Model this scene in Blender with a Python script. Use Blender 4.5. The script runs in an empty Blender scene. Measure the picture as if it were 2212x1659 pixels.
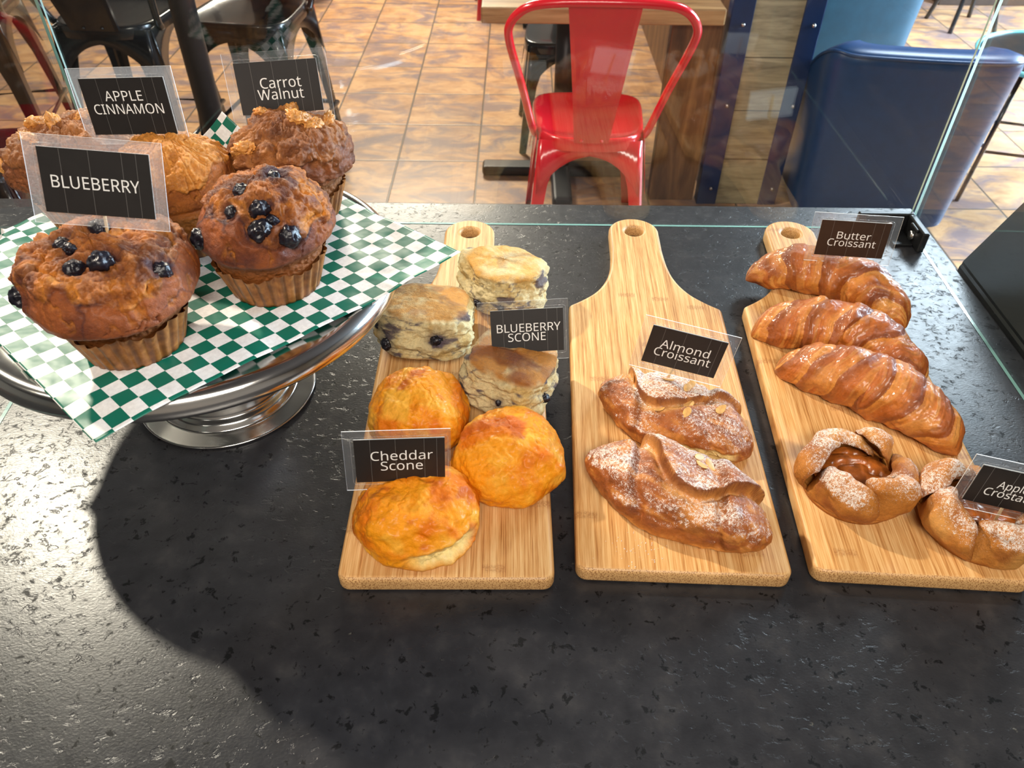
import bpy, bmesh, math, random
import numpy as np
from mathutils import Vector, Matrix, Euler

S = bpy.context.scene
COL = S.collection
PI = math.pi
CH = 0.95            # height of the counter top above the floor

# ------------------------------------------------------------------ camera
cam = bpy.data.cameras.new('camera')
cam.sensor_width = 36.0
cam.lens = 1665.0 / 2212.0 * 36.0
cam.clip_start = 0.02
camo = bpy.data.objects.new('camera', cam)
COL.objects.link(camo)
camo.matrix_world = (Matrix.Translation((0, 0, 1.53)) @ Matrix.Rotation(math.radians(.12), 4, 'Z')
                     @ Matrix.Rotation(math.radians(90 - 42.2), 4, 'X') @ Matrix.Rotation(math.radians(.56), 4, 'Z'))
S.camera = camo
cam.dof.use_dof = True
cam.dof.focus_distance = 0.80
cam.dof.aperture_fstop = 13

# ------------------------------------------------------------------ world, lights, exposure
w = bpy.data.worlds.new('world')
S.world = w
w.use_nodes = True
w.node_tree.nodes['Background'].inputs[0].default_value = (.75, .87, 1, 1)
w.node_tree.nodes['Background'].inputs[1].default_value = 1.0
S.view_settings.view_transform = 'Standard'
S.view_settings.look = 'None'
S.view_settings.exposure = 0.0
S.view_settings.gamma = 1.0
S.view_settings.use_curve_mapping = False


def lamp(name, kind, loc, target, energy, color, size, size_y=None, **kw):
    l = bpy.data.lights.new(name, kind)
    l.energy = energy
    l.color = color
    if kind == 'AREA':
        l.shape = 'RECTANGLE' if size_y else 'DISK'
        l.size = size
        if size_y:
            l.size_y = size_y
    else:
        l.shadow_soft_size = size
    for k, v in kw.items():
        setattr(l, k, v)
    o = bpy.data.objects.new(name, l)
    COL.objects.link(o)
    o.location = loc
    d = Vector(target) - Vector(loc)
    o.rotation_euler = d.to_track_quat('-Z', 'Y').to_euler()
    return o


lamp('ceiling_spot_left', 'SPOT', (-1.60, 1.68, 2.55), (0, .55, .95), 250, (1, .88, .72), .05, spot_size=1.9, spot_blend=.5)
lamp('ceiling_spot_near_left', 'SPOT', (-1.89, .37, 2.86), (.1, .5, .95), 34, (1, .88, .72), .05, spot_size=1.9, spot_blend=.6)
lamp('ceiling_panel_far', 'AREA', (-.9, 5.6, 2.85), (-.6, 3.2, 0), 300, (1, .88, .72), 1.2, 1.0)
lamp('front_fill_panel', 'AREA', (.2, -1.1, 2.8), (.1, .4, .9), 58, (1, .91, .80), 1.2, .7)  # unseen fill behind the camera, added to brighten the pastry fronts
lamp('ceiling_panel_cool', 'AREA', (2.25, 3.45, 2.85), (1.6, 2.6, 0), 115, (.74, .87, 1), .9, .9)
lamp('window_daylight', 'AREA', (4.55, 3.2, 1.7), (2.1, 2.8, 0), 850, (.62, .80, 1), 2.6, 1.9)

# ------------------------------------------------------------------ numpy noise
_rng = np.random.RandomState(7)
_perm = np.tile(_rng.permutation(256), 3).astype(np.int64)
_tab = _rng.uniform(-1, 1, 256)


def vn(p, sc=1.0, seed=0.0):
    p = np.asarray(p, float) * sc + seed * 17.31
    i = np.floor(p).astype(np.int64)
    f = p - i
    u = f * f * f * (f * (f * 6 - 15) + 10)
    i &= 255
    out = 0
    for dx in (0, 1):
        wx = u[..., 0] if dx else 1 - u[..., 0]
        for dy in (0, 1):
            wy = u[..., 1] if dy else 1 - u[..., 1]
            for dz in (0, 1):
                wz = u[..., 2] if dz else 1 - u[..., 2]
                h = _tab[_perm[_perm[_perm[(i[..., 0] + dx) & 255] + ((i[..., 1] + dy) & 255)] + ((i[..., 2] + dz) & 255)]]
                out = out + wx * wy * wz * h
    return out


def fbm(p, sc=1.0, seed=0.0, oct=4, gain=.5):
    a, o, t = 1.0, 0, 0
    for k in range(oct):
        o = o + a * vn(p, sc * 2 ** k, seed + k * 3.7)
        t += a
        a *= gain
    return o / t


def sst(a, b, x):
    t = np.clip((x - a) / (b - a), 0, 1)
    return t * t * (3 - 2 * t)


def ridge(p, sc, seed, wd):
    return np.exp(-(fbm(p, sc, seed, 3) / wd) ** 2)


def mixc(c, d, m):
    return c * (1 - m[..., None]) + np.asarray(d, float) * m[..., None]


def srgb(r, g, b):
    f = lambda v: (v / 255 / 12.92) if v / 255 <= .04045 else ((v / 255 + .055) / 1.055) ** 2.4
    return (f(r), f(g), f(b))


# ------------------------------------------------------------------ object helpers
def link(name, me, mat=None, parent=None, loc=None, rot=None):
    o = bpy.data.objects.new(name, me)
    COL.objects.link(o)
    if mat is not None and me is not None and len(me.materials) == 0:
        for m in (mat if isinstance(mat, (list, tuple)) else [mat]):
            me.materials.append(m)
    if parent is not None:
        o.parent = parent
    if loc is not None:
        o.location = loc
    if rot is not None:
        o.rotation_euler = rot
    return o


def tag(o, label, cat, group=None, kind=None):
    o['label'] = label
    o['category'] = cat
    if group:
        o['group'] = group
    if kind:
        o['kind'] = kind
    return o


def thing(name, label, cat, loc=(0, 0, 0), rz=0.0, group=None):
    o = bpy.data.objects.new(name, None)
    COL.objects.link(o)
    o.empty_display_size = .05
    o.location = loc
    o.rotation_euler = (0, 0, rz)
    return tag(o, label, cat, group)


def struct(name, me, mat):
    o = link(name, me, mat)
    o['kind'] = 'structure'
    return o


def me_from(verts, faces, smooth=True, name='mesh'):
    me = bpy.data.meshes.new(name)
    me.from_pydata([tuple(v) for v in verts], [], [tuple(f) for f in faces])
    me.validate()
    if smooth:
        me.polygons.foreach_set('use_smooth', [True] * len(me.polygons))
    me.update()
    return me


def grid_mesh(X, wrap=True, attrs=None, smooth=True):
    nv, nu, _ = X.shape
    a = np.arange(nv * nu).reshape(nv, nu)
    if wrap:
        b = np.roll(a, -1, 1)
        q = np.stack([a[:-1], b[:-1], b[1:], a[1:]], -1).reshape(-1, 4)
    else:
        q = np.stack([a[:-1, :-1], a[:-1, 1:], a[1:, 1:], a[1:, :-1]], -1).reshape(-1, 4)
    me = bpy.data.meshes.new('grid')
    me.vertices.add(nv * nu)
    me.vertices.foreach_set('co', X.reshape(-1))
    me.loops.add(len(q) * 4)
    me.loops.foreach_set('vertex_index', q.reshape(-1).astype(np.int32))
    me.polygons.add(len(q))
    me.polygons.foreach_set('loop_start', (np.arange(len(q)) * 4).astype(np.int32))
    me.polygons.foreach_set('use_smooth', np.full(len(q), smooth))
    me.update(calc_edges=True)
    if attrs:
        for k, v in attrs.items():
            if v.ndim == 3:
                at = me.attributes.new(k, 'FLOAT_COLOR', 'POINT')
                c = np.ones((nv * nu, 4))
                c[:, :3] = np.clip(v.reshape(-1, 3), 0, 1)
                at.data.foreach_set('color', c.reshape(-1))
            else:
                at = me.attributes.new(k, 'FLOAT', 'POINT')
                at.data.foreach_set('value', v.reshape(-1))
    return me


def normals(X):
    du = np.roll(X, -1, 1) - np.roll(X, 1, 1)
    dv = np.gradient(X, axis=0)
    n = np.cross(du, dv)
    l = np.linalg.norm(n, axis=-1, keepdims=True)
    n = n / np.maximum(l, 1e-9)
    c = X.mean((0, 1))
    if ((X - c) * n).sum() < 0:
        n = -n
    return n


def smooth1(a, n):
    if n == 0:
        return a
    k = np.hanning(2 * n + 3)[1:-1]
    k /= k.sum()
    p = np.pad(a, n, mode='edge')
    p[:n] = 2 * a[0] - p[n + 1:2 * n + 1][::-1]
    p[-n:] = 2 * a[-1] - p[-2 * n - 1:-n - 1][::-1]
    return np.convolve(p, k, 'valid')


def profile(ctrl, n, sm=3):
    c = np.array(ctrl, float)
    s = np.r_[0, np.cumsum(np.linalg.norm(np.diff(c, axis=0), axis=1))]
    t = np.linspace(0, s[-1], n)
    return smooth1(np.interp(t, s, c[:, 0]), sm), smooth1(np.interp(t, s, c[:, 1]), sm)


def lathe(ctrl, nu=64, n=80, sm=2):
    r, z = profile(ctrl, n, sm) if n else (np.array(ctrl, float)[:, 0], np.array(ctrl, float)[:, 1])
    r = np.maximum(r, 0)
    th = np.linspace(0, 2 * PI, nu, endpoint=False)
    return np.stack([r[:, None] * np.cos(th), r[:, None] * np.sin(th), np.repeat(z[:, None], nu, 1)], -1)


def box_bm(bm, a, b, bev=0.0, seg=2, mtx=None):
    g = bmesh.ops.create_cube(bm, size=1)
    vs = g['verts']
    a, b = Vector(a), Vector(b)
    for v in vs:
        v.co = Vector(((a[i] + b[i]) / 2 + v.co[i] * (b[i] - a[i])) for i in range(3))
    if bev > 0:
        es = list({e for v in vs for e in v.link_edges})
        r = bmesh.ops.bevel(bm, geom=es, offset=bev, segments=seg, affect='EDGES', profile=.5)
        vs = list({v for f in r['faces'] for v in f.verts} | {v for v in vs if v.is_valid})
    if mtx is not None:
        bmesh.ops.transform(bm, matrix=mtx, verts=vs)
    return vs


def bm_me(bm, smooth=False):
    bmesh.ops.recalc_face_normals(bm, faces=bm.faces[:])
    me = bpy.data.meshes.new('bm')
    bm.to_mesh(me)
    bm.free()
    if smooth:
        me.polygons.foreach_set('use_smooth', [True] * len(me.polygons))
    return me


def box_me(a, b, bev=0.0, seg=2, mtx=None):
    bm = bmesh.new()
    box_bm(bm, a, b, bev, seg, mtx)
    return bm_me(bm)


def tube_me(pts, rad, n=12, res=6, closed=False):
    P = np.array(pts, float)
    if res > 1 and len(P) > 2:                       # Catmull-Rom
        Q = []
        m = len(P)
        for i in range(m if closed else m - 1):
            p0, p1, p2, p3 = (P[(i - 1) % m] if closed or i else P[0] * 2 - P[1]), P[i], P[(i + 1) % m], \
                             (P[(i + 2) % m] if closed or i + 2 < m else P[-1] * 2 - P[-2])
            for t in np.linspace(0, 1, res, endpoint=False):
                Q.append(.5 * ((2 * p1) + (-p0 + p2) * t + (2 * p0 - 5 * p1 + 4 * p2 - p3) * t * t + (-p0 + 3 * p1 - 3 * p2 + p3) * t ** 3))
        if not closed:
            Q.append(P[-1])
        P = np.array(Q)
    T = np.gradient(P, axis=0)
    if closed:
        T = np.roll(P, -1, 0) - np.roll(P, 1, 0)
    T /= np.linalg.norm(T, axis=1, keepdims=True)
    ref = np.array([0, 0, 1.]) if abs(T[0, 2]) < .9 else np.array([1., 0, 0])
    N = []
    a = np.cross(T[0], ref)
    a /= np.linalg.norm(a)
    for t in T:
        a = a - t * (a @ t)
        a /= np.linalg.norm(a)
        N.append(a)
    N = np.array(N)
    B = np.cross(T, N)
    R = np.broadcast_to(np.asarray(rad, float), (len(P),))
    th = np.linspace(0, 2 * PI, n, endpoint=False)
    X = P[:, None] + R[:, None, None] * (np.cos(th)[None, :, None] * N[:, None] + np.sin(th)[None, :, None] * B[:, None])
    if closed:
        X = np.concatenate([X, X[:1]], 0)
    else:
        X = np.concatenate([np.repeat(P[:1, None], n, 1), X, np.repeat(P[-1:, None], n, 1)], 0)
    return grid_mesh(X)


# ------------------------------------------------------------------ materials
def newmat(name):
    m = bpy.data.materials.new(name)
    m.use_nodes = True
    nt = m.node_tree
    return m, nt, nt.nodes['Principled BSDF']


def N(nt, t, **kw):
    n = nt.nodes.new(t)
    for k, v in kw.items():
        if k.startswith('i_'):
            n.inputs[k[2:].replace('_', ' ')].default_value = v
        else:
            setattr(n, k, v)
    return n


def L(nt, a, b):
    nt.links.new(a, b)


def noise(nt, vec, scale, detail=4, rough=.5, dist=0.0):
    n = N(nt, 'ShaderNodeTexNoise')
    n.inputs['Scale'].default_value = scale
    n.inputs['Detail'].default_value = detail
    n.inputs['Roughness'].default_value = rough
    n.inputs['Distortion'].default_value = dist
    if vec is not None:
        L(nt, vec, n.inputs['Vector'])
    return n


def ramp(nt, fac, stops, interp='LINEAR'):
    r = N(nt, 'ShaderNodeValToRGB')
    r.color_ramp.interpolation = interp
    els = r.color_ramp.elements
    while len(els) < len(stops):
        els.new(.5)
    for e, (p, c) in zip(els, stops):
        e.position = p
        e.color = (*c, 1) if len(c) == 3 else c
    L(nt, fac, r.inputs[0])
    return r


def mixrgb(nt, fac, a, b, mode='MIX'):
    m = N(nt, 'ShaderNodeMix', data_type='RGBA', blend_type=mode)
    for i, v in ((0, fac), (6, a), (7, b)):
        if hasattr(v, 'type') and hasattr(v, 'links'):
            L(nt, v, m.inputs[i])
        elif v is not None:
            m.inputs[i].default_value = v if not isinstance(v, tuple) else ((*v, 1) if len(v) == 3 else v)
    return m.outputs[2]


def math_(nt, op, a, b=None, c=None):
    m = N(nt, 'ShaderNodeMath', operation=op)
    for i, v in enumerate((a, b, c)):
        if v is None:
            continue
        if hasattr(v, 'links'):
            L(nt, v, m.inputs[i])
        else:
            m.inputs[i].default_value = v
    return m.outputs[0]


def objco(nt, scale=None):
    tc = N(nt, 'ShaderNodeTexCoord')
    if scale is None:
        return tc.outputs['Object']
    mp = N(nt, 'ShaderNodeMapping')
    mp.inputs['Scale'].default_value = scale
    L(nt, tc.outputs['Object'], mp.inputs['Vector'])
    return mp.outputs[0]


def bump(nt, b, h, strength, dist, prev=None):
    n = N(nt, 'ShaderNodeBump')
    n.inputs['Strength'].default_value = strength
    n.inputs['Distance'].default_value = dist
    L(nt, h, n.inputs['Height'])
    if prev is not None:
        L(nt, prev, n.inputs['Normal'])
    L(nt, n.outputs[0], b.inputs['Normal'])
    return n.outputs[0]


def plain(name, col, rough=.5, metal=0.0, coat=0.0, nscale=0, namp=.15, bstr=0.0):
    m, nt, b = newmat(name)
    b.inputs['Base Color'].default_value = (*col, 1)
    b.inputs['Roughness'].default_value = rough
    b.inputs['Metallic'].default_value = metal
    b.inputs['Coat Weight'].default_value = coat
    b.inputs['Coat Roughness'].default_value = .08
    if nscale:
        n = noise(nt, objco(nt), nscale, 4, .6)
        lo = tuple(c * (1 - namp) for c in col)
        hi = tuple(min(1, c * (1 + namp)) for c in col)
        r = ramp(nt, n.outputs['Fac'], [(.3, lo), (.7, hi)])
        L(nt, r.outputs[0], b.inputs['Base Color'])
        if bstr:
            bump(nt, b, n.outputs['Fac'], bstr, .002)
    return m


def pastry_mat(name, rough=.5, coat=0.0, grain=900, gstr=.5, gdist=.0006, var=.25, sss=.0, sugar=False, fibre=None, spec=.5):
    """base colour from the baked-dough colour attribute, broken up by fine crumb noise; optional dusting of sugar"""
    m, nt, b = newmat(name)
    at = N(nt, 'ShaderNodeAttribute', attribute_name='Col')
    co = objco(nt)
    n1 = noise(nt, co, grain * .35, 6, .72)
    n2 = noise(nt, co, grain, 4, .65)
    f = ramp(nt, n1.outputs['Fac'], [(.25, (1 - var,) * 3), (.55, (1, 1, 1)), (.8, (1 + var * .6,) * 3)])
    c = mixrgb(nt, 1.0, at.outputs['Color'], f.outputs[0], 'MULTIPLY')
    b.inputs['Roughness'].default_value = rough
    b.inputs['Coat Weight'].default_value = coat
    b.inputs['Coat Roughness'].default_value = .15
    b.inputs['Specular IOR Level'].default_value = spec
    rr = ramp(nt, n1.outputs['Fac'], [(.3, (rough * .8,) * 3), (.75, (min(1, rough * 1.25),) * 3)])
    rl = rr.outputs[0]
    if sss:
        b.inputs['Subsurface Weight'].default_value = sss
        b.inputs['Subsurface Radius'].default_value = (.004, .002, .001)
        b.inputs['Subsurface Scale'].default_value = 1.0
    h = n2.outputs['Fac']
    nb = bump(nt, b, h, gstr, gdist)
    nb = bump(nt, b, n1.outputs['Fac'], gstr * .9, gdist * 2.2, nb)
    if sugar:
        sa = N(nt, 'ShaderNodeAttribute', attribute_name='sugar')
        sn = noise(nt, co, 1500, 2, .7)
        sn2 = noise(nt, co, 420, 3, .6)
        s = math_(nt, 'ADD', sn.outputs['Fac'], math_(nt, 'MULTIPLY', sn2.outputs['Fac'], .7))
        th = math_(nt, 'SUBTRACT', 1.16, math_(nt, 'MULTIPLY', sa.outputs['Fac'], .37))
        d = math_(nt, 'MULTIPLY', math_(nt, 'SUBTRACT', s, th), 9.0)
        d = math_(nt, 'MINIMUM', math_(nt, 'MAXIMUM', d, 0.0), .93)
        c = mixrgb(nt, d, c, (.86, .80, .74))
        rl = math_(nt, 'MAXIMUM', rl, math_(nt, 'MULTIPLY', d, .9))
        b.inputs['Coat Weight'].default_value = coat
        L(nt, math_(nt, 'MULTIPLY', math_(nt, 'SUBTRACT', 1.0, d), coat), b.inputs['Coat Weight'])
    L(nt, c, b.inputs['Base Color'])
    L(nt, rl, b.inputs['Roughness'])
    return m


def stone_mat():
    m, nt, b = newmat('leathered_dark_granite')
    co = objco(nt)
    n1 = noise(nt, co, 38, 8, .62)
    n2 = noise(nt, co, 95, 5, .65, .4)
    n3 = noise(nt, co, 420, 3, .7)
    base = ramp(nt, n1.outputs['Fac'], [(.30, srgb(30, 30, 33)), (.55, srgb(40, 40, 43)), (.75, srgb(54, 53, 54))])
    dark = ramp(nt, n2.outputs['Fac'], [(.36, (1, 1, 1)), (.40, (0, 0, 0))])
    c = mixrgb(nt, dark.outputs[0], base.outputs[0], srgb(9, 9, 11))
    v = N(nt, 'ShaderNodeTexVoronoi', feature='F1')
    v.inputs['Scale'].default_value = 42
    L(nt, co, v.inputs['Vector'])
    vv = math_(nt, 'ADD', v.outputs['Distance'], math_(nt, 'MULTIPLY', n3.outputs['Fac'], .5))
    fl = ramp(nt, vv, [(.27, (1, 1, 1)), (.315, (0, 0, 0))])
    sel = ramp(nt, v.outputs['Color'], [(.76, (0, 0, 0)), (.80, (1, 1, 1))])
    k = math_(nt, 'MULTIPLY', fl.outputs[0], sel.outputs[0])
    c = mixrgb(nt, math_(nt, 'MULTIPLY', k, .45), c, srgb(116, 114, 104))
    L(nt, c, b.inputs['Base Color'])
    rr = ramp(nt, n2.outputs['Fac'], [(.34, (.50,) * 3), (.41, (.33,) * 3), (.7, (.275,) * 3)])
    L(nt, rr.outputs[0], b.inputs['Roughness'])
    L(nt, ramp(nt, n2.outputs['Fac'], [(.35, (.26,) * 3), (.41, (.5,) * 3)]).outputs[0], b.inputs['Specular IOR Level'])
    # leather finish: pits stretched along the slab
    co2 = objco(nt, (1, 1.4, 1))
    p1 = noise(nt, co2, 95, 4, .6, .5)
    pit = ramp(nt, p1.outputs['Fac'], [(.33, (0, 0, 0)), (.41, (1, 1, 1))])
    nb = bump(nt, b, pit.outputs[0], .20, .0012)
    p2 = noise(nt, co2, 430, 2, .5, .2)
    nb = bump(nt, b, p2.outputs['Fac'], .24, .0005, nb)
    return m


def bamboo_mat():
    m, nt, b = newmat('bamboo')
    tc = N(nt, 'ShaderNodeTexCoord')
    sp = N(nt, 'ShaderNodeSeparateXYZ')
    L(nt, tc.outputs['Object'], sp.inputs[0])
    oi = N(nt, 'ShaderNodeObjectInfo')
    x, y, z = sp.outputs
    strip = math_(nt, 'FLOOR', math_(nt, 'MULTIPLY', math_(nt, 'ADD', x, .0931), 1 / .0206))
    wn = N(nt, 'ShaderNodeTexWhiteNoise', noise_dimensions='2D')
    cb = N(nt, 'ShaderNodeCombineXYZ')
    L(nt, strip, cb.inputs[0])
    L(nt, math_(nt, 'MULTIPLY', oi.outputs['Random'], 37.0), cb.inputs[1])
    L(nt, cb.outputs[0], wn.inputs['Vector'])
    # fibres
    mp = N(nt, 'ShaderNodeMapping')
    mp.inputs['Scale'].default_value = (1, .018, .018)
    L(nt, tc.outputs['Object'], mp.inputs[0])
    f1 = noise(nt, mp.outputs[0], 950, 3, .7)
    f2 = noise(nt, mp.outputs[0], 210, 3, .6)
    fib = math_(nt, 'ADD', math_(nt, 'MULTIPLY', f1.outputs['Fac'], .55), math_(nt, 'MULTIPLY', f2.outputs['Fac'], .45))
    c = ramp(nt, fib, [(.37, srgb(168, 112, 58)), (.48, srgb(212, 160, 98)), (.60, srgb(234, 194, 136))])
    tone = ramp(nt, wn.outputs['Value'], [(0, (.86, .84, .80)), (1, (1.06, 1.05, 1.04))])
    c = mixrgb(nt, 1.0, c.outputs[0], tone.outputs[0], 'MULTIPLY')
    # culm nodes: short dark bands, one every ~0.26 m of every strip
    ph = math_(nt, 'ADD', math_(nt, 'MULTIPLY', y, 1 / .36), math_(nt, 'MULTIPLY', wn.outputs['Value'], 9.7))
    fr = math_(nt, 'ABSOLUTE', math_(nt, 'SUBTRACT', math_(nt, 'FRACT', ph), .5))
    fr = math_(nt, 'ADD', fr, math_(nt, 'MULTIPLY', math_(nt, 'SUBTRACT', f1.outputs['Fac'], .5), .022))
    band = ramp(nt, fr, [(.007, (1, 1, 1)), (.014, (0, 0, 0))])
    n4 = noise(nt, tc.outputs['Object'], 600, 2, .6)
    bb = math_(nt, 'MULTIPLY', band.outputs[0], ramp(nt, n4.outputs['Fac'], [(.35, (.08,) * 3), (.65, (.55,) * 3)]).outputs[0])
    c = mixrgb(nt, bb, c, srgb(140, 82, 38))
    # end grain dots on the faces that look along the strips
    gm = N(nt, 'ShaderNodeNewGeometry')
    tr = N(nt, 'ShaderNodeVectorTransform', vector_type='NORMAL', convert_from='WORLD', convert_to='OBJECT')
    L(nt, gm.outputs['True Normal'], tr.inputs[0])
    s2 = N(nt, 'ShaderNodeSeparateXYZ')
    L(nt, tr.outputs[0], s2.inputs[0])
    endm = ramp(nt, math_(nt, 'ABSOLUTE', s2.outputs[1]), [(.25, (0, 0, 0)), (.6, (1, 1, 1))])
    v = N(nt, 'ShaderNodeTexVoronoi')
    v.inputs['Scale'].default_value = 800
    L(nt, tc.outputs['Object'], v.inputs['Vector'])
    dots = ramp(nt, v.outputs['Distance'], [(.25, srgb(140, 92, 48)), (.5, srgb(212, 168, 112))])
    dt = mixrgb(nt, 1.0, dots.outputs[0], tone.outputs[0], 'MULTIPLY')
    c = mixrgb(nt, endm.outputs[0], c, dt)
    L(nt, c, b.inputs['Base Color'])
    b.inputs['Roughness'].default_value = .48
    bump(nt, b, fib, .12, .0005)
    return m


def tile_mat():
    m, nt, b = newmat('slate_look_tile')
    tc = N(nt, 'ShaderNodeTexCoord')
    mp = N(nt, 'ShaderNodeMapping')
    mp.inputs['Location'].default_value = (.163 + 10 * .348, -2.752 + 20 * .368, 0)
    L(nt, tc.outputs['Object'], mp.inputs[0])
    sp = N(nt, 'ShaderNodeSeparateXYZ')
    L(nt, mp.outputs[0], sp.inputs[0])
    u = math_(nt, 'MULTIPLY', sp.outputs[0], 1 / .348)
    v = math_(nt, 'MULTIPLY', sp.outputs[1], 1 / .368)
    cb = N(nt, 'ShaderNodeCombineXYZ')
    L(nt, math_(nt, 'FLOOR', u), cb.inputs[0])
    L(nt, math_(nt, 'FLOOR', v), cb.inputs[1])
    wn = N(nt, 'ShaderNodeTexWhiteNoise', noise_dimensions='2D')
    L(nt, cb.outputs[0], wn.inputs['Vector'])
    # per tile shifted clouds
    off = N(nt, 'ShaderNodeVectorMath', operation='MULTIPLY_ADD')
    L(nt, wn.outputs['Color'], off.inputs[0])
    off.inputs[1].default_value = (9, 9, 9)
    L(nt, mp.outputs[0], off.inputs[2])
    mp2 = N(nt, 'ShaderNodeMapping')
    mp2.inputs['Scale'].default_value = (1, 1.7, 1)
    L(nt, off.outputs[0], mp2.inputs[0])
    n1 = noise(nt, mp2.outputs[0], 7, 6, .6, .5)
    n2 = noise(nt, mp2.outputs[0], 4.5, 5, .62, .8)
    c = ramp(nt, n1.outputs['Fac'], [(.28, srgb(148, 112, 84)), (.45, srgb(186, 142, 102)), (.62, srgb(206, 164, 120)), (.78, srgb(178, 122, 80))])
    g = ramp(nt, n2.outputs['Fac'], [(.45, (0, 0, 0)), (.62, (.9,) * 3)])
    c = mixrgb(nt, g.outputs[0], c.outputs[0], srgb(126, 108, 110))
    tone = ramp(nt, wn.outputs['Value'], [(0, (.9, .88, .86)), (1, (1.06, 1.04, 1.02))])
    c = mixrgb(nt, 1.0, c, tone.outputs[0], 'MULTIPLY')
    gu = math_(nt, 'ABSOLUTE', math_(nt, 'SUBTRACT', math_(nt, 'FRACT', u), .5))
    gv = math_(nt, 'ABSOLUTE', math_(nt, 'SUBTRACT', math_(nt, 'FRACT', v), .5))
    gr = ramp(nt, math_(nt, 'MAXIMUM', gu, gv), [(.486, (0, 0, 0)), (.4905, (1, 1, 1))])
    c = mixrgb(nt, gr.outputs[0], c, srgb(96, 82, 70))
    L(nt, c, b.inputs['Base Color'])
    b.inputs['Roughness'].default_value = .38
    hh = math_(nt, 'SUBTRACT', math_(nt, 'MULTIPLY', n1.outputs['Fac'], .35), gr.outputs[0])
    bump(nt, b, hh, .25, .004)
    return m


def glass_mat(name, tint=(.97, .99, .98), extra=0.0, rough=.0, milk=0.0):
    """thin pane: what is behind shows through, the surface mirrors by Fresnel"""
    m, nt, b = newmat(name)
    nt.nodes.remove(b)
    out = nt.nodes['Material Output']
    tr = N(nt, 'ShaderNodeBsdfTransparent')
    tr.inputs[0].default_value = (*tint, 1)
    gl = N(nt, 'ShaderNodeBsdfGlossy')
    gl.inputs['Roughness'].default_value = rough
    fr = N(nt, 'ShaderNodeFresnel')
    gb = N(nt, 'ShaderNodeNewGeometry')
    L(nt, math_(nt, 'MULTIPLY_ADD', gb.outputs['Backfacing'], 1 / 1.5 - 1.5, 1.5), fr.inputs[0])   # same mirror from both sides of the face
    mx = N(nt, 'ShaderNodeMixShader')
    L(nt, math_(nt, 'ADD', fr.outputs[0], extra), mx.inputs[0])
    L(nt, tr.outputs[0], mx.inputs[1])
    L(nt, gl.outputs[0], mx.inputs[2])
    if milk:
        df = N(nt, 'ShaderNodeBsdfTranslucent')
        df.inputs[0].default_value = (.9, .88, .87, 1)
        d2 = N(nt, 'ShaderNodeBsdfDiffuse')
        d2.inputs[0].default_value = (.9, .88, .87, 1)
        ad = N(nt, 'ShaderNodeMixShader')
        L(nt, df.outputs[0], ad.inputs[1])
        L(nt, d2.outputs[0], ad.inputs[2])
        n = noise(nt, objco(nt), 900, 2, .6)
        m3 = N(nt, 'ShaderNodeMixShader')
        L(nt, math_(nt, 'MULTIPLY', n.outputs['Fac'], milk * 2), m3.inputs[0])
        L(nt, mx.outputs[0], m3.inputs[1])
        L(nt, ad.outputs[0], m3.inputs[2])
        mx = m3
    L(nt, mx.outputs[0], out.inputs['Surface'])
    return m


def glass_edge_mat():
    m, nt, b = newmat('glass_edge')
    b.inputs['Base Color'].default_value = (.30, .62, .56, 1)
    b.inputs['Roughness'].default_value = .12
    b.inputs['Transmission Weight'].default_value = .45
    b.inputs['Coat Weight'].default_value = .6
    n = noise(nt, objco(nt), 60, 3, .6)
    bump(nt, b, n.outputs['Fac'], .15, .001)
    return m


def steel_mat():
    m, nt, b = newmat('polished_steel')
    b.inputs['Base Color'].default_value = (.78, .77, .75, 1)
    b.inputs['Metallic'].default_value = 1
    n = noise(nt, objco(nt), 9, 4, .6)
    rr = ramp(nt, n.outputs['Fac'], [(.3, (.10,) * 3), (.7, (.20,) * 3)])
    L(nt, rr.outputs[0], b.inputs['Roughness'])
    return m


def paper_mat():
    m, nt, b = newmat('checked_deli_paper')
    uv = N(nt, 'ShaderNodeAttribute', attribute_name='lattice')
    sp = N(nt, 'ShaderNodeSeparateXYZ')
    L(nt, uv.outputs['Vector'], sp.inputs[0])
    s = math_(nt, 'ADD', math_(nt, 'FLOOR', sp.outputs[0]), math_(nt, 'FLOOR', sp.outputs[1]))
    k = math_(nt, 'MODULO', math_(nt, 'ADD', s, 200.0), 2.0)
    n = noise(nt, objco(nt), 300, 3, .6)
    wh = ramp(nt, n.outputs['Fac'], [(.3, srgb(222, 219, 216)), (.7, srgb(240, 238, 235))])
    c = mixrgb(nt, k, wh.outputs[0], srgb(10, 104, 84))
    L(nt, c, b.inputs['Base Color'])
    b.inputs['Roughness'].default_value = .38
    n2 = noise(nt, objco(nt), 26, 3, .5)
    bump(nt, b, n2.outputs['Fac'], .12, .01)
    return m


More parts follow.
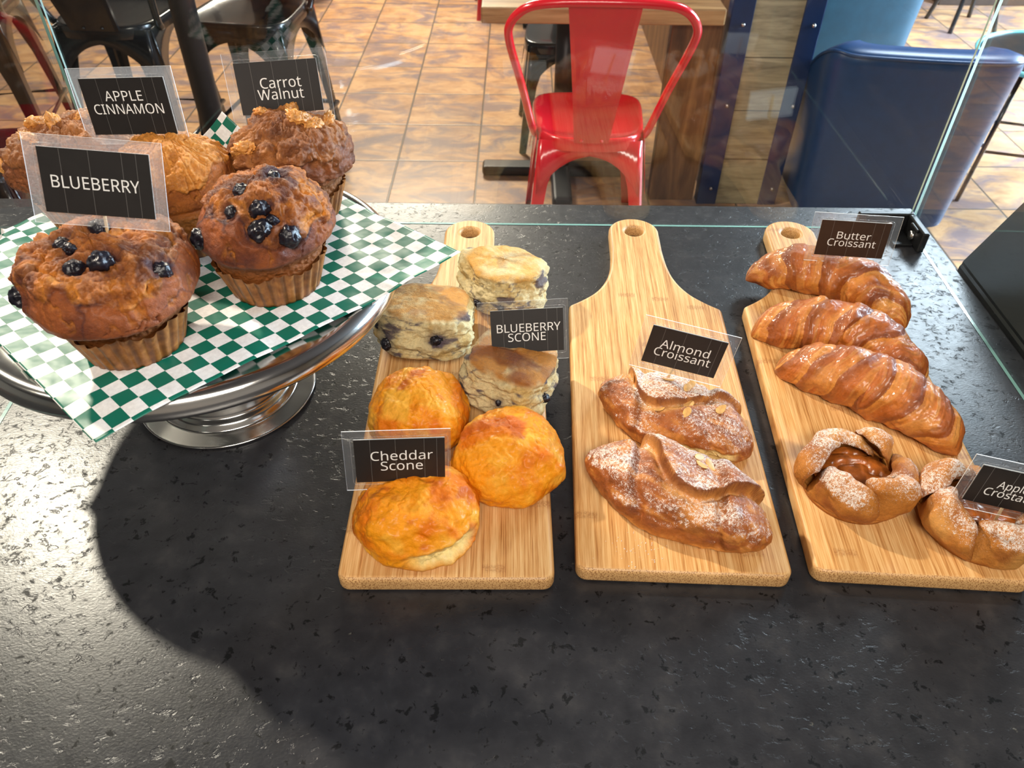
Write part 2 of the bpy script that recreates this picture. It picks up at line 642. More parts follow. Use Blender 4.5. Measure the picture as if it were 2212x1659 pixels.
def wood_mat(name, cols, scale=(1, 1, 1), axis_scale=(12, 1.2, 12), rough=.5, planks=None, bstr=.1):
    m, nt, b = newmat(name)
    co = objco(nt, axis_scale)
    n1 = noise(nt, co, 1.6, 6, .6, 1.2)
    n2 = noise(nt, objco(nt, tuple(a * 6 for a in axis_scale)), 1.5, 3, .6)
    f = math_(nt, 'ADD', math_(nt, 'MULTIPLY', n1.outputs['Fac'], .75), math_(nt, 'MULTIPLY', n2.outputs['Fac'], .25))
    c = ramp(nt, f, [(.32, cols[0]), (.5, cols[1]), (.68, cols[2])]).outputs[0]
    if planks:
        ax, wd = planks
        sp = N(nt, 'ShaderNodeSeparateXYZ')
        L(nt, objco(nt), sp.inputs[0])
        u = math_(nt, 'MULTIPLY', sp.outputs[ax], 1 / wd)
        fr = math_(nt, 'ABSOLUTE', math_(nt, 'SUBTRACT', math_(nt, 'FRACT', u), .5))
        g = ramp(nt, fr, [(.485, (0, 0, 0)), (.495, (1, 1, 1))])
        c = mixrgb(nt, g.outputs[0], c, tuple(v * .25 for v in cols[0]))
        # knots
        v = N(nt, 'ShaderNodeTexVoronoi')
        v.inputs['Scale'].default_value = 5.5
        L(nt, objco(nt), v.inputs['Vector'])
        kn = ramp(nt, v.outputs['Distance'], [(.06, (.9,) * 3), (.16, (0, 0, 0))])
        c = mixrgb(nt, kn.outputs[0], c, srgb(120, 60, 34))
    L(nt, c, b.inputs['Base Color'])
    b.inputs['Roughness'].default_value = rough
    bump(nt, b, f, bstr, .004)
    return m


M = dict(
    stone=stone_mat(), bamboo=bamboo_mat(), tile=tile_mat(), steel=steel_mat(), paper=paper_mat(),
    glass=glass_mat('clear_glass'), gedge=glass_edge_mat(),
    sleeve=glass_mat('laminate_film', (.95, .95, .95), .02, .12, .10), film=glass_mat('laminate_film_clear', (.97, .97, .97), .015, .08, .03), sleeve_edge=plain('laminate_rim', (.75, .74, .72), .3),
    card=plain('black_card', srgb(33, 30, 29), .42, nscale=60, namp=.12),
    browncard=plain('dark_brown_card', srgb(52, 37, 29), .42, nscale=60, namp=.12),
    cardback=plain('card_back', srgb(226, 226, 222), .6, nscale=30, namp=.04),
    ink=plain('white_ink', (.82, .82, .80), .5), pick=plain('birch_pick', srgb(226, 196, 150), .6, nscale=80, namp=.12),
    black=plain('black_bracket', srgb(20, 21, 23), .35, nscale=50, namp=.2), bolt=plain('bolt_metal', (.5, .5, .5), .3, 1.0, nscale=90, namp=.2),
    redpaint=plain('red_enamel', srgb(206, 20, 36), .22, coat=.6, nscale=6, namp=.08),
    blackpaint=plain('black_enamel', srgb(24, 24, 26), .25, coat=.5, nscale=6, namp=.12),
    navy=plain('navy_leather', srgb(18, 54, 96), .34, nscale=30, namp=.12, bstr=.08),
    navymetal=plain('navy_metal', srgb(16, 42, 84), .35, nscale=14, namp=.15),
    teal=plain('teal_leather', srgb(38, 84, 108), .45, nscale=20, namp=.12, bstr=.08),
    iron=plain('cast_iron', srgb(26, 27, 31), .4, nscale=40, namp=.2, bstr=.1),
    table=wood_mat('table_oak', [srgb(120, 88, 56), srgb(168, 130, 86), srgb(196, 160, 112)], axis_scale=(1.2, 12, 12), rough=.4),
    walnut=wood_mat('dark_boards', [srgb(48, 30, 16), srgb(98, 66, 38), srgb(142, 104, 66)], axis_scale=(7, 7, .9), rough=.45),
    greyplank=wood_mat('weathered_planks', [srgb(108, 98, 78), srgb(150, 140, 112), srgb(180, 168, 136)], axis_scale=(1.5, 14, 14), rough=.6, planks=(2, .19)),
    wallpaint=plain('wall_paint', srgb(112, 102, 90), .8, nscale=3, namp=.05), ceil=plain('ceiling_paint', srgb(70, 68, 66), .9, nscale=3, namp=.04),
    basewood=plain('dark_baseboard', srgb(62, 44, 32), .5, nscale=12, namp=.3),
    device=plain('black_plastic', srgb(14, 17, 18), .32, nscale=20, namp=.2),
    cabinet=plain('counter_front', srgb(40, 40, 42), .6, nscale=6, namp=.1),
    frame=plain('window_frame', srgb(40, 40, 44), .4, nscale=8, namp=.1),
    berry=plain('blueberry_skin', srgb(22, 20, 30), .34, nscale=160, namp=.5, bstr=.5),
    walnutpiece=plain('walnut_kernel', srgb(196, 134, 66), .45, nscale=120, namp=.45, bstr=.5),
    almond=plain('almond_flake', srgb(214, 164, 96), .5, nscale=160, namp=.25),
    jam=plain('apple_filling', srgb(156, 84, 30), .32, coat=.25, nscale=90, namp=.45, bstr=.5),
    liner=None,
    muffin=pastry_mat('muffin_crust', .46, .04, 1000, .8, .0008, .40, .0, spec=.38),
    scone=pastry_mat('scone_dough', .70, 0, 900, .9, .0011, .26, spec=.3),
    cheddar=pastry_mat('cheddar_crust', .42, .10, 700, .6, .0008, .20, spec=.22),
    croissant=pastry_mat('croissant_crust', .42, .36, 900, .5, .0006, .28, spec=.4),
    almondcr=pastry_mat('almond_croissant_crust', .46, .12, 900, .6, .0007, .30, sugar=True, spec=.35),
    crost=pastry_mat('crostata_crust', .5, .06, 900, .7, .0009, .28, sugar=True, spec=.35),
)


def liner_mat():
    m, nt, b = newmat('baking_paper_cup')
    n = noise(nt, objco(nt), 120, 4, .6)
    c = ramp(nt, n.outputs['Fac'], [(.3, srgb(116, 68, 28)), (.55, srgb(152, 96, 44)), (.75, srgb(176, 120, 62))])
    # the shade of the pleats is painted into the cup colour as darker stripes
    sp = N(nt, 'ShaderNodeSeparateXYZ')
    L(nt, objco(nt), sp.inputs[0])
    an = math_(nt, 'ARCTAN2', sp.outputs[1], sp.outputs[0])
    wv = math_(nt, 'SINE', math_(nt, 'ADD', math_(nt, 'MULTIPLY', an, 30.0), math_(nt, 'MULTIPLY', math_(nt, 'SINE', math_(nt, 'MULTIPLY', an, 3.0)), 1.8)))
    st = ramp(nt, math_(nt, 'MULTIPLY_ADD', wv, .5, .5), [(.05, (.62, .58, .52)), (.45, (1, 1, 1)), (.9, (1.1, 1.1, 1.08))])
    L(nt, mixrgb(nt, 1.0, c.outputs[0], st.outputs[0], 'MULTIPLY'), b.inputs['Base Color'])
    b.inputs['Roughness'].default_value = .42
    return m


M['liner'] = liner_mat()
for k in ('card', 'browncard'):
    nt = M[k].node_tree
    b = nt.nodes['Principled BSDF']
    src = b.inputs['Base Color'].links[0].from_socket
    sp = N(nt, 'ShaderNodeSeparateXYZ')
    L(nt, objco(nt), sp.inputs[0])
    acc = None
    for xx in (-.0245, -.0035, .0205, .031):
        d = math_(nt, 'ABSOLUTE', math_(nt, 'SUBTRACT', sp.outputs[0], xx))
        l = math_(nt, 'LESS_THAN', d, .00016)
        acc = l if acc is None else math_(nt, 'MAXIMUM', acc, l)
    L(nt, mixrgb(nt, math_(nt, 'MULTIPLY', acc, .22), src, (.5, .48, .46)), b.inputs['Base Color'])

# ================================================================== the room
X0, X1, Y0, Y1, ZC = -4.6, 4.6, -2.4, 6.2, 3.0
struct('floor', box_me((X0 - .1, Y0 - .1, -.08), (X1 + .1, Y1 + .1, 0)), M['tile'])
struct('ceiling', box_me((X0 - .1, Y0 - .1, ZC), (X1 + .1, Y1 + .1, ZC + .08)), M['ceil'])
struct('wall_back', box_me((X0, Y1, 0), (X1, Y1 + .1, ZC)), M['wallpaint'])
struct('wall_front', box_me((X0, Y0 - .1, 0), (X1, Y0, ZC)), M['wallpaint'])
struct('wall_left', box_me((X0 - .1, Y0, 0), (X0, Y1, ZC)), M['wallpaint'])
bm = bmesh.new()
WY0, WY1, WZ0, WZ1 = 1.7, 4.7, .6, 2.6
box_bm(bm, (X1, Y0, 0), (X1 + .1, WY0, ZC))
box_bm(bm, (X1, WY1, 0), (X1 + .1, Y1, ZC))
box_bm(bm, (X1, WY0, 0), (X1 + .1, WY1, WZ0))
box_bm(bm, (X1, WY0, WZ1), (X1 + .1, WY1, ZC))
struct('wall_right', bm_me(bm), M['wallpaint'])
bm = bmesh.new()
for k in range(4):
    yy = WY0 + (WY1 - WY0 - .06) * k / 3
    box_bm(bm, (X1 + .02, yy, WZ0), (X1 + .08, yy + .06, WZ1))
box_bm(bm, (X1 + .02, WY0, WZ0), (X1 + .08, WY1, WZ0 + .06))
box_bm(bm, (X1 + .02, WY0, WZ1 - .06), (X1 + .08, WY1, WZ1))
struct('window_1', bm_me(bm), M['frame'])
# low dark wood wall beyond the loungers
struct('wall_half', box_me((2.75, 5.42, 0), (X1, 5.56, 1.0), .004), M['basewood'])
struct('baseboard_back', box_me((X0, Y1 - .02, 0), (X1, Y1, .14), .003), M['basewood'])


# ================================================================== serving counter and guard
counter = thing('serving_counter', 'dark leathered granite counter that carries the boards and the cake stand', 'counter', (0, 0, 0))
link('countertop', box_me((-1.6, -.14, CH - .035), (.5985, 1.046, CH), .003, 2), M['stone'], counter)
link('cabinet', box_me((-1.58, -.08, 0), (.585, .99, CH - .035), .003), M['cabinet'], counter)

guard = thing('glass_sneeze_guard', 'clear glass guard standing on the counter behind and beside the pastries', 'glass guard', (0, .985, CH))


def pane(name, a, b, thin):
    bm = bmesh.new()
    box_bm(bm, a, b)
    me = bm_me(bm)
    me.materials.append(M['glass'])
    me.materials.append(M['gedge'])
    for p in me.polygons:
        n = p.normal
        p.material_index = 0 if abs(n[thin]) > .9 else 1
    return me


o = link('glass_pane', pane('p', (-.5695, -.002, .0005), (.5665, .002, .42), 1), None, guard)
o = link('glass_pane', pane('p', (-.002, -.80, .0005), (.002, -.0025, .42), 0), None, guard, (.571, 0, 0), (0, 0, math.radians(-1.0)))
o = link('glass_pane', pane('p', (-.002, -.80, .0005), (.002, -.0025, .42), 0), None, guard, (-.574, 0, 0), (0, 0, math.radians(4.5)))
# corner bracket: two plates with hooked tabs and bolts
bm = bmesh.new()
box_bm(bm, (.488, -.012, .0005), (.566, -.0035, .030), .002)
box_bm(bm, (.5575, -.066, .0005), (.5665, -.012, .030), .002)
box_bm(bm, (.53, -.05, .0005), (.5575, -.012, .004), .001)
br = link('corner_bracket', bm_me(bm), M['black'], guard)
br['label'] = 'black metal corner bracket'
for (p, q) in (((.498, -.016, .022), (.530, -.012, .028)), ((.5535, -.052, .022), (.5575, -.030, .028))):
    link('clip', box_me(p, q, .0015), M['black'], br)
for p, ax in (((.556, -.040, .013), 'x'), ((.535, -.013, .013), 'y')):
    bm = bmesh.new()
    bmesh.ops.create_cone(bm, cap_ends=True, segments=20, radius1=.0065, radius2=.0055, depth=.005)
    link('bolt', bm_me(bm, True), M['bolt'], br, p, (0, PI / 2, 0) if ax == 'x' else (PI / 2, 0, 0))

# black housing that stands right of the counter, its side leaning outwards
bm = bmesh.new()
P = [(.604, .15), (.604, .892), (1.35, .892), (1.35, .15)]
lo = [bm.verts.new((x, y, 0)) for x, y in P]
mi = [bm.verts.new((x, y, CH + .004)) for x, y in P]
hi = [bm.verts.new((x + (.085 if i < 2 else 0), y + (.012 if i in (1, 2) else 0), CH + .16)) for i, (x, y) in enumerate(P)]
for a, b in ((lo, mi), (mi, hi)):
    for i in range(4):
        bm.faces.new((a[i], a[(i + 1) % 4], b[(i + 1) % 4], b[i]))
bm.faces.new(hi)
bm.faces.new(lo[::-1])
bmesh.ops.bevel(bm, geom=bm.edges[:], offset=.004, segments=2, affect='EDGES')
o = link('equipment_cabinet', bm_me(bm), M['device'])
tag(o, 'black equipment housing standing just right of the counter', 'machine')


# ================================================================== metal cafe chair
def sheet_leg(sx, sy, h=.435, fl=1.0):
    """pressed-steel leg: two flanges that meet at the outer corner and taper to the foot"""
    xt, yt, xb, yb = sx * .168, sy * .172, sx * (.168 + .037 * fl), sy * (.172 + .050 * fl)
    prof = [(0, .105), (.12, .070), (.35, .046), (.7, .036), (1, .030)]
    vs, fs = [], []
    for t, wd in prof:
        x, y, z = xt + (xb - xt) * t, yt + (yb - yt) * t, h * (1 - t)
        for ax, ay in ((wd, 0), (.006, 0), (0, .006), (0, wd)):
            vs.append((x - sx * ax, y - sy * ay, z))
    for i in range(len(prof) - 1):
        for k in range(3):
            a = i * 4 + k
            fs.append((a, a + 1, a + 5, a + 4))
    me = me_from(vs, fs, False)
    bm = bmesh.new()
    bm.from_mesh(me)
    bmesh.ops.solidify(bm, geom=bm.faces[:], thickness=.003)
    return bm_me(bm)


def make_chair(label, mat, group=None, dz=0.0, name='metal_cafe_chair', cat='chair'):
    t = thing(name, label, cat, (0, 0, 0), 0, group)
    # seat pan: rounded square, dished, rim rolled over
    th = np.linspace(0, 2 * PI, 72, endpoint=False)
    rings = []
    for s, z in ((0, .438), (.3, .438), (.6, .440), (.8, .443), (.90, .450), (.955, .455), (.985, .453), (1.0, .446), (1.005, .430), (1.0, .412)):
        n = 4.5
        r = (np.abs(np.cos(th)) ** n + np.abs(np.sin(th)) ** n) ** (-1 / n)
        x = r * np.cos(th) * .185 * s
        y = r * np.sin(th) * .185 * s
        y = y - s * .022 * (1 - (x / .185) ** 2) * (y < 0)
        x = x * (1 + .06 * y / .18)
        rings.append(np.stack([x, y, np.full_like(x, z + dz)], -1))
    link('seat', grid_mesh(np.array(rings)), mat, t)
    for sx in (-1, 1):
        for sy in (-1, 1):
            link('leg', sheet_leg(sx, sy, .435 + dz, 1 + dz * 1.5), mat, t)
    # arched aprons between the legs
    for k in range(4):
        n = 24
        vs, fs = [], []
        for i in range(n + 1):
            q = -1 + 2 * i / n
            x = q * .168
            y0 = -.176 - .020 * (1 - q * q) * (k == 0)
            lowz = .395 - .115 * abs(q) ** 2.6 - .03 * abs(q)
            vs += [(x, y0, .440 + dz), (x * 1.03, y0 - .012 * (.44 - lowz) / .1, lowz + dz)]
        for i in range(n):
            fs.append((2 * i, 2 * i + 1, 2 * i + 3, 2 * i + 2))
        me = me_from(vs, fs, True)
        bm = bmesh.new()
        bm.from_mesh(me)
        bmesh.ops.solidify(bm, geom=bm.faces[:], thickness=.002)
        bmesh.ops.rotate(bm, cent=(0, 0, 0), matrix=Matrix.Rotation(k * PI / 2, 3, 'Z'), verts=bm.verts[:])
        link('apron', bm_me(bm, True), mat, t)
    # back hoop
    hp = [(-.183, -.10, .425), (-.192, -.135, .47), (-.225, -.20, .62), (-.262, -.275, .775), (-.258, -.305, .835), (-.215, -.325, .880), (-.14, -.332, .896), (0, -.336, .900)]
    hp = hp + [(-x, y, z) for x, y, z in hp[-2::-1]]
    hp = [(x, y, z + dz) for x, y, z in hp]
    link('back_hoop', tube_me(hp, .0125, 14, 6), mat, t)
    if dz:
        fr = [(-.20, -.215, .25), (.20, -.215, .25), (.20, .215, .25), (-.20, .215, .25), (-.20, -.215, .25)]
        link('footrest', tube_me(fr, .009, 10, 1), mat, t)
    # central splat with folded edges
    vs, fs = [], []
    n = 14
    for i in range(n + 1):
        q = i / n
        wd = (.085 if dz else .056) + .046 * q ** 1.1
        y = -.205 - .125 * q - .012 * math.sin(PI * q)
        z = .442 + .455 * q + dz
        for (dx, dy) in ((-wd, .012), (-wd, 0), (-wd + .012, -.002), (wd - .012, -.002), (wd, 0), (wd, .012)):
            vs.append((dx, y + dy, z))
    for i in range(n):
        for k in range(5):
            a = i * 6 + k
            fs.append((a, a + 1, a + 7, a + 6))
    me = me_from(vs, fs, False)
    bm = bmesh.new()
    bm.from_mesh(me)
    bmesh.ops.solidify(bm, geom=bm.faces[:], thickness=.002)
    sp = link('splat', bm_me(bm), mat, t)
    for x in (-.032, .032):
        bm = bmesh.new()
        bmesh.ops.create_uvsphere(bm, u_segments=12, v_segments=8, radius=.006)
        link('rivet', bm_me(bm, True), mat, sp, (x, -.212, .452 + dz))
    return t


def copy_tree(o, parent=None):
    c = o.copy()
    COL.objects.link(c)
    if parent is not None:
        c.parent = parent
    for ch in list(o.children):
        copy_tree(ch, c)
    return c


def put(o, x, y, rz, label=None, mat=None):
    o.location = (x, y, 0)
    o.rotation_euler = (0, 0, math.radians(rz))
    if label:
        o['label'] = label
    return o


red = put(make_chair('red metal cafe chair, its back to the counter, tucked at the wooden table', M['redpaint'], 'red metal chairs'), .245, 2.56, -1)
r2 = put(copy_tree(red), -1.43, 5.26, -6, 'red metal chair far off, two bright leg tips showing beyond the black chairs')
r3 = put(copy_tree(red), -.06, 5.24, 4, 'red metal chair whose leg shows just left of the wooden table edge')
b4 = put(make_chair('black metal chair on the far side of the wooden table, facing the counter', M['blackpaint'], 'black metal chairs'), .22, 3.42, 180)
b5 = put(copy_tree(b4), -1.69, 2.20, -80, 'black metal chair cut off by the left edge, behind the walnut muffin')
SG = 'black metal bar stools'
s1 = put(make_chair('black metal bar stool with its back splat to the counter, left of the table post', M['blackpaint'], SG, .21, 'metal_bar_stool', 'stool'), -1.42, 2.93, -3)
s2 = put(copy_tree(s1), -.965, 2.95, 172, 'black metal bar stool with a glossy seat just right of the table post')
s3 = put(copy_tree(s1), -2.05, 2.98, 14, 'black metal bar stool at far left, only its thin legs in view')

# ================================================================== tables
tb = thing('wooden_cafe_table', 'wooden cafe table with a thick plank top behind the red chair', 'table', (0, 0, 0))
link('tabletop', box_me((-.122, 2.745, .682), (.70, 3.45, .735), .006, 3), M['table'], tb)
link('column', tube_me([(.185, 3.02, .02), (.185, 3.02, .68)], .038, 24, 1), M['iron'], tb)
for k, (a, b) in enumerate((((-.14, 2.98, 0), (.47, 3.06, .045)), ((.145, 2.72, 0), (.225, 3.34, .045)))):
    link('foot', box_me(a, b, .016, 3), M['iron'], tb)
link('support_panel', box_me((.535, 2.80, 0), (.712, 2.85, .682), .004), M['walnut'], tb)

pt = thing('metal_post', 'round black metal post rising between the two black bar stools', 'post', (-1.045, 2.565, 0))
link('shaft', grid_mesh(lathe([(0, .01), (.040, .01), (.040, ZC - .0005), (0, ZC - .0005)], 32, 0)), M['iron'], pt)
link('base_flange', grid_mesh(lathe([(0, 0), (.11, 0), (.115, .006), (.10, .02), (.055, .03), (.045, .05), (0, .05)], 64, 40, 1)), M['iron'], pt)

# ================================================================== divider with metal corner trims
dv = thing('divider_wall', 'plank-clad divider between navy metal posts beside the wooden table', 'partition', (.88, 2.775, 0))
link('core', box_me((-.125, .012, 0), (.132, 2.3, 1.12), .003), M['walnut'], dv)
link('plank_panel', box_me((-.088, 0, 0), (.10, .02, 1.12), .002), M['greyplank'], dv)
for x0, x1 in ((-.158, -.082), (.086, .155)):
    po = link('corner_post', box_me((x0, -.006, 0), (x1, .05, 1.13), .003), M['navymetal'], dv)
    for z in (.07, .40, .68, .98):
        bm = bmesh.new()
        bmesh.ops.create_uvsphere(bm, u_segments=12, v_segments=8, radius=.0075)
        link('bolt', bm_me(bm, True), M['bolt'], po, ((x0 + x1) / 2 + .008, -.007, z))


# ================================================================== tub armchairs
def make_tub(label, mat, seatmat):
    t = thing('tub_armchair', label, 'armchair', (0, 0, 0), 0, 'leather tub armchairs')
    n = 96
    th = np.linspace(math.radians(-40), math.radians(220), n) + PI     # opening faces +y
    rows = []
    sec = [(.0, .06), (.0, .40), (.0, .635), (.003, .664), (.016, .676), (.055, .681), (.095, .676), (.112, .664), (.116, .635), (.118, .42), (.118, .06)]
    q = 7.0
    sup = (np.abs(np.cos(th)) ** q + np.abs(np.sin(th)) ** q) ** (-1 / q)
    for d, z in sec:
        kk = .86 + .14 * min(1, z / .70)
        rx, ry = .315 * kk - d, .320 * kk - d
        lo_ = .30 * np.clip((np.sin(th) + .66) / 1.1, 0, 1)
        zz = z - lo_ * (z > .5)
        rows.append(np.stack([rx * sup * np.cos(th), ry * sup * np.sin(th) - .02 * (1 - np.abs(np.cos(th)) ** 2) * (np.sin(th) < 0), zz + 0 * th], -1))
    X = np.array(rows)
    me = grid_mesh(X, wrap=False)
    link('back_shell', me, mat, t)
    bm = bmesh.new()
    box_bm(bm, (-.165, -.165, .22), (.165, .30, .46), .05, 4)
    link('seat_cushion', bm_me(bm, True), seatmat, t)
    link('base', box_me((-.165, -.165, .05), (.165, .27, .24), .02, 2), mat, t)
    pip = [tuple(X[3, i]) for i in range(0, n, 3)]
    link('piping', tube_me(pip, .006, 8, 3), mat, t)
    for sx in (-1, 1):
        for sy in (-1, 1):
            bm = bmesh.new()
            bmesh.ops.create_cone(bm, cap_ends=True, segments=16, radius1=.018, radius2=.026, depth=.06)
            link('leg', bm_me(bm, True), M['blackpaint'], t, (sx * .20, sy * .20, .03))
    return t


tub = put(make_tub('large navy leather tub armchair, its curved back to the counter', M['navy'], M['navy']), 1.352, 2.815, -7)
t2 = put(make_tub('teal leather tub armchair standing behind the navy one', M['teal'], M['teal']), 1.52, 3.98, 2)

# side table with a glossy teal rim and thin legs, right edge of the view
sd = thing('wire_side_table', 'round side table with a shiny teal rim and thin black legs at right', 'table', (2.02, 2.95, 0))
link('tabletop', grid_mesh(lathe([(0, .505), (.27, .505), (.285, .512), (.285, .520), (.27, .522), (0, .516)], 64, 40, 0)), M['device'], sd)
link('rim', tube_me([(.285 * math.cos(a), .285 * math.sin(a), .52) for a in np.linspace(0, 2 * PI, 32, endpoint=False)], .009, 10, 3, True),
     plain('teal_rim', (.15, .55, .60), .2, coat=.8, nscale=10, namp=.1), sd)
for k in range(4):
    a = k * PI / 2 + .5
    link('leg', tube_me([(.20 * math.cos(a), .20 * math.sin(a), .505), (.27 * math.cos(a), .27 * math.sin(a), 0.0)], .009, 10, 1), M['blackpaint'], sd)
    c = a + PI / 2
    link('stretcher', tube_me([(.225 * math.cos(a), .225 * math.sin(a), .2), (.225 * math.cos(c), .225 * math.sin(c), .2)], .006, 8, 1), M['blackpaint'], sd)
# far stool near the dark half wall
ft = thing('black_stool', 'black bent-leg stool far off by the dark half wall', 'stool', (2.72, 5.02, 0))
link('seat', grid_mesh(lathe([(0, .46), (.17, .46), (.18, .475), (.17, .49), (0, .49)], 48, 30, 1)), M['blackpaint'], ft)
for k in range(4):
    a = k * PI / 2 + .9
    link('leg', tube_me([(.12 * math.cos(a), .12 * math.sin(a), .46), (.15 * math.cos(a), .15 * math.sin(a), .2), (.20 * math.cos(a), .20 * math.sin(a), .0)], .013, 10, 4), M['blackpaint'], ft)

# ================================================================== cake stand
ST = (-.3147, .628)
st = thing('cake_stand', 'polished steel pedestal cake stand under the muffins', 'cake stand', (ST[0], ST[1], CH))
link('base', grid_mesh(lathe([(0, .0008), (.093, .0008), (.0952, .002), (.0945, .0035), (.075, .0055), (.0735, .0085), (.071, .0125), (.066, .015), (.0645, .018),
                              (.064, .030), (.058, .042), (.045, .052), (.030, .057), (0, .058)], 128, 160, 1)), M['steel'], st)
link('stem', grid_mesh(lathe([(0, .055), (.030, .055), (.024, .064), (.020, .085), (.022, .115), (.034, .138), (.05, .150), (0, .151)], 96, 90, 2)), M['steel'], st)
link('plate', grid_mesh(lathe([(0, .150), (.06, .150), (.15, .148), (.186, .142), (.196, .141), (.2005, .145), (.2015, .151), (.1995, .158), (.1955, .1625), (.190, .1640),
                               (.185, .1625), (.178, .1615), (.08, .1612), (0, .1612)], 160, 180, 1)), M['steel'], st)
PT = CH + .1655       # height of the sheet over the plate

# ---- checked sheet: flat over the plate, edges sag past the rim, far corner curls up
NQ = 150
ii = np.linspace(-19.5, 4.3, NQ)
jj = np.linspace(-9.05, 14.76, NQ)
I, J = np.meshgrid(ii, jj, indexing='ij')
e1 = np.array([.01150, -.01010])
e2 = np.array([.01088, .01034])
PX = -.2618 + I * e1[0] + J * e2[0]
PY = .5291 + I * e1[1] + J * e2[1]


def sheet_z(px, py):
    """height (above the flat part) and inward pull of the sheet at a flat position"""
    dx, dy = px - ST[0], py - ST[1]
    r = np.hypot(dx, dy)
    az = np.degrees(np.arctan2(dy, dx))
    d = r - .185
    bend = np.where(d > 0, d, 0)
    down = np.exp(-((az + 92) / 26) ** 2) * .14 - np.exp(-(az / 40) ** 2) * .10 + np.exp(-((np.abs(az) - 180) / 40) ** 2) * .22
    up = np.exp(-((az - 93) / 40) ** 2) * 1.38
    ang = up - down
    ease = bend * sst(0, .03, bend)
    z = np.sin(ang) * ease
    pull = (1 - np.cos(ang)) * bend
    return z, pull, dx, dy, r


Z, PULL, DX, DY, RR = sheet_z(PX, PY)
PX2 = PX - PULL * DX / np.maximum(RR, 1e-6)
PY2 = PY - PULL * DY / np.maximum(RR, 1e-6)
q3 = np.stack([PX, PY, 0 * PX], -1)
wr = fbm(q3, 16, 3, 3) * .0030 * sst(.10, .2, RR)
OV = np.maximum(0, -.524 - PX2)                       # the left corner stands up against the side pane
PX2 = PX2 + OV * .93
Z = Z + OV * .95
X = np.stack([PX2, PY2, PT + Z + np.maximum(wr, -.0008)], -1)
me = grid_mesh(X, wrap=False)
at = me.attributes.new('lattice', 'FLOAT_VECTOR', 'POINT')
lv = np.stack([I.ravel(), J.ravel(), 0 * I.ravel()], -1)
at.data.foreach_set('vector', lv.reshape(-1))
bm = bmesh.new()
bm.from_mesh(me)
bm.faces.ensure_lookup_table()
if bm.faces[0].normal.z < 0:
    bmesh.ops.reverse_faces(bm, faces=bm.faces[:])
bm.to_mesh(me)
bm.free()
o = link('deli_paper', me, M['paper'])
md = o.modifiers.new('thickness', 'SOLIDIFY')
md.thickness = .0002
md.offset = -1
tag(o, 'green and white checked deli paper draped over the cake stand', 'paper sheet')

# ================================================================== bamboo paddle boards
BT = .018


def board_outline(W=.186, LB=.386, LT=.594, hw=.0345):
    def arc(c, r, a0, a1, n):
        return [(c[0] + r * math.cos(t), c[1] + r * math.sin(t)) for t in np.linspace(math.radians(a0), math.radians(a1), n)]
    h = W / 2
    pts = arc((h - .010, .010), .010, -90, 0, 7)
    # shoulder: rounded corner, then an ogee into the handle
    pts += arc((h - .008, LB - .008), .008, 0, 55, 5)
    og = [(.079, LB + .006), (.060, LB + .024), (.048, LB + .044), (.040, LB + .068), (.0362, LB + .095), (hw, LB + .125)]
    P = np.array([pts[-1]] + og)
    s = np.r_[0, np.cumsum(np.linalg.norm(np.diff(P, axis=0), axis=1))]
    t = np.linspace(0, s[-1], 26)
    ogs = np.stack([smooth1(np.interp(t, s, P[:, 0]), 2), smooth1(np.interp(t, s, P[:, 1]), 2)], -1)
    pts += [tuple(p) for p in ogs[1:]]
    pts += arc((0, LT - hw), hw, 0, 90, 14)[1:]
    left = [(-x, y) for x, y in pts[::-1]]
    return pts + left[1:], (0, LT - .034)


def make_board(label):
    out, hole = board_outline()
    cu = bpy.data.curves.new('outline', 'CURVE')
    cu.dimensions = '2D'
    cu.fill_mode = 'BOTH'
    bev = .0042
    cu.extrude = BT / 2 - bev
    cu.bevel_depth = bev
    cu.bevel_resolution = 3
    cu.offset = -bev
    for pts in (out, [(hole[0] + .0125 * math.cos(a), hole[1] + .0125 * math.sin(a)) for a in np.linspace(0, 2 * PI, 32, endpoint=False)]):
        sp = cu.splines.new('POLY')
        sp.points.add(len(pts) - 1)
        for p, c in zip(sp.points, pts):
            p.co = (c[0], c[1], 0, 1)
        sp.use_cyclic_u = True
    tmp = bpy.data.objects.new('tmp', cu)
    COL.objects.link(tmp)
    dg = bpy.context.evaluated_depsgraph_get()
    me = bpy.data.meshes.new_from_object(tmp.evaluated_get(dg))
    bpy.data.objects.remove(tmp)
    me.materials.clear()
    me.transform(Matrix.Translation((0, 0, BT / 2)))
    o = link('paddle_board', me, M['bamboo'])
    return tag(o, label, 'cutting board', 'bamboo paddle boards')


def put_board(o, x, y, deg):
    o.location = (x, y, CH)
    o.rotation_euler = (0, 0, math.radians(deg))
    return o


bd = put_board(make_board('bamboo paddle board under the scones, nearest the cake stand'), -.0555, .372, .75)
c = bd.copy(); COL.objects.link(c)
c['label'] = 'bamboo paddle board under the two almond croissants'
put_board(c, .149, .381, -1.7)
c = bd.copy(); COL.objects.link(c)
c['label'] = 'bamboo paddle board under the butter croissants and crostatas'
put_board(c, .3545, .380, -3.0)
BZ = CH + BT


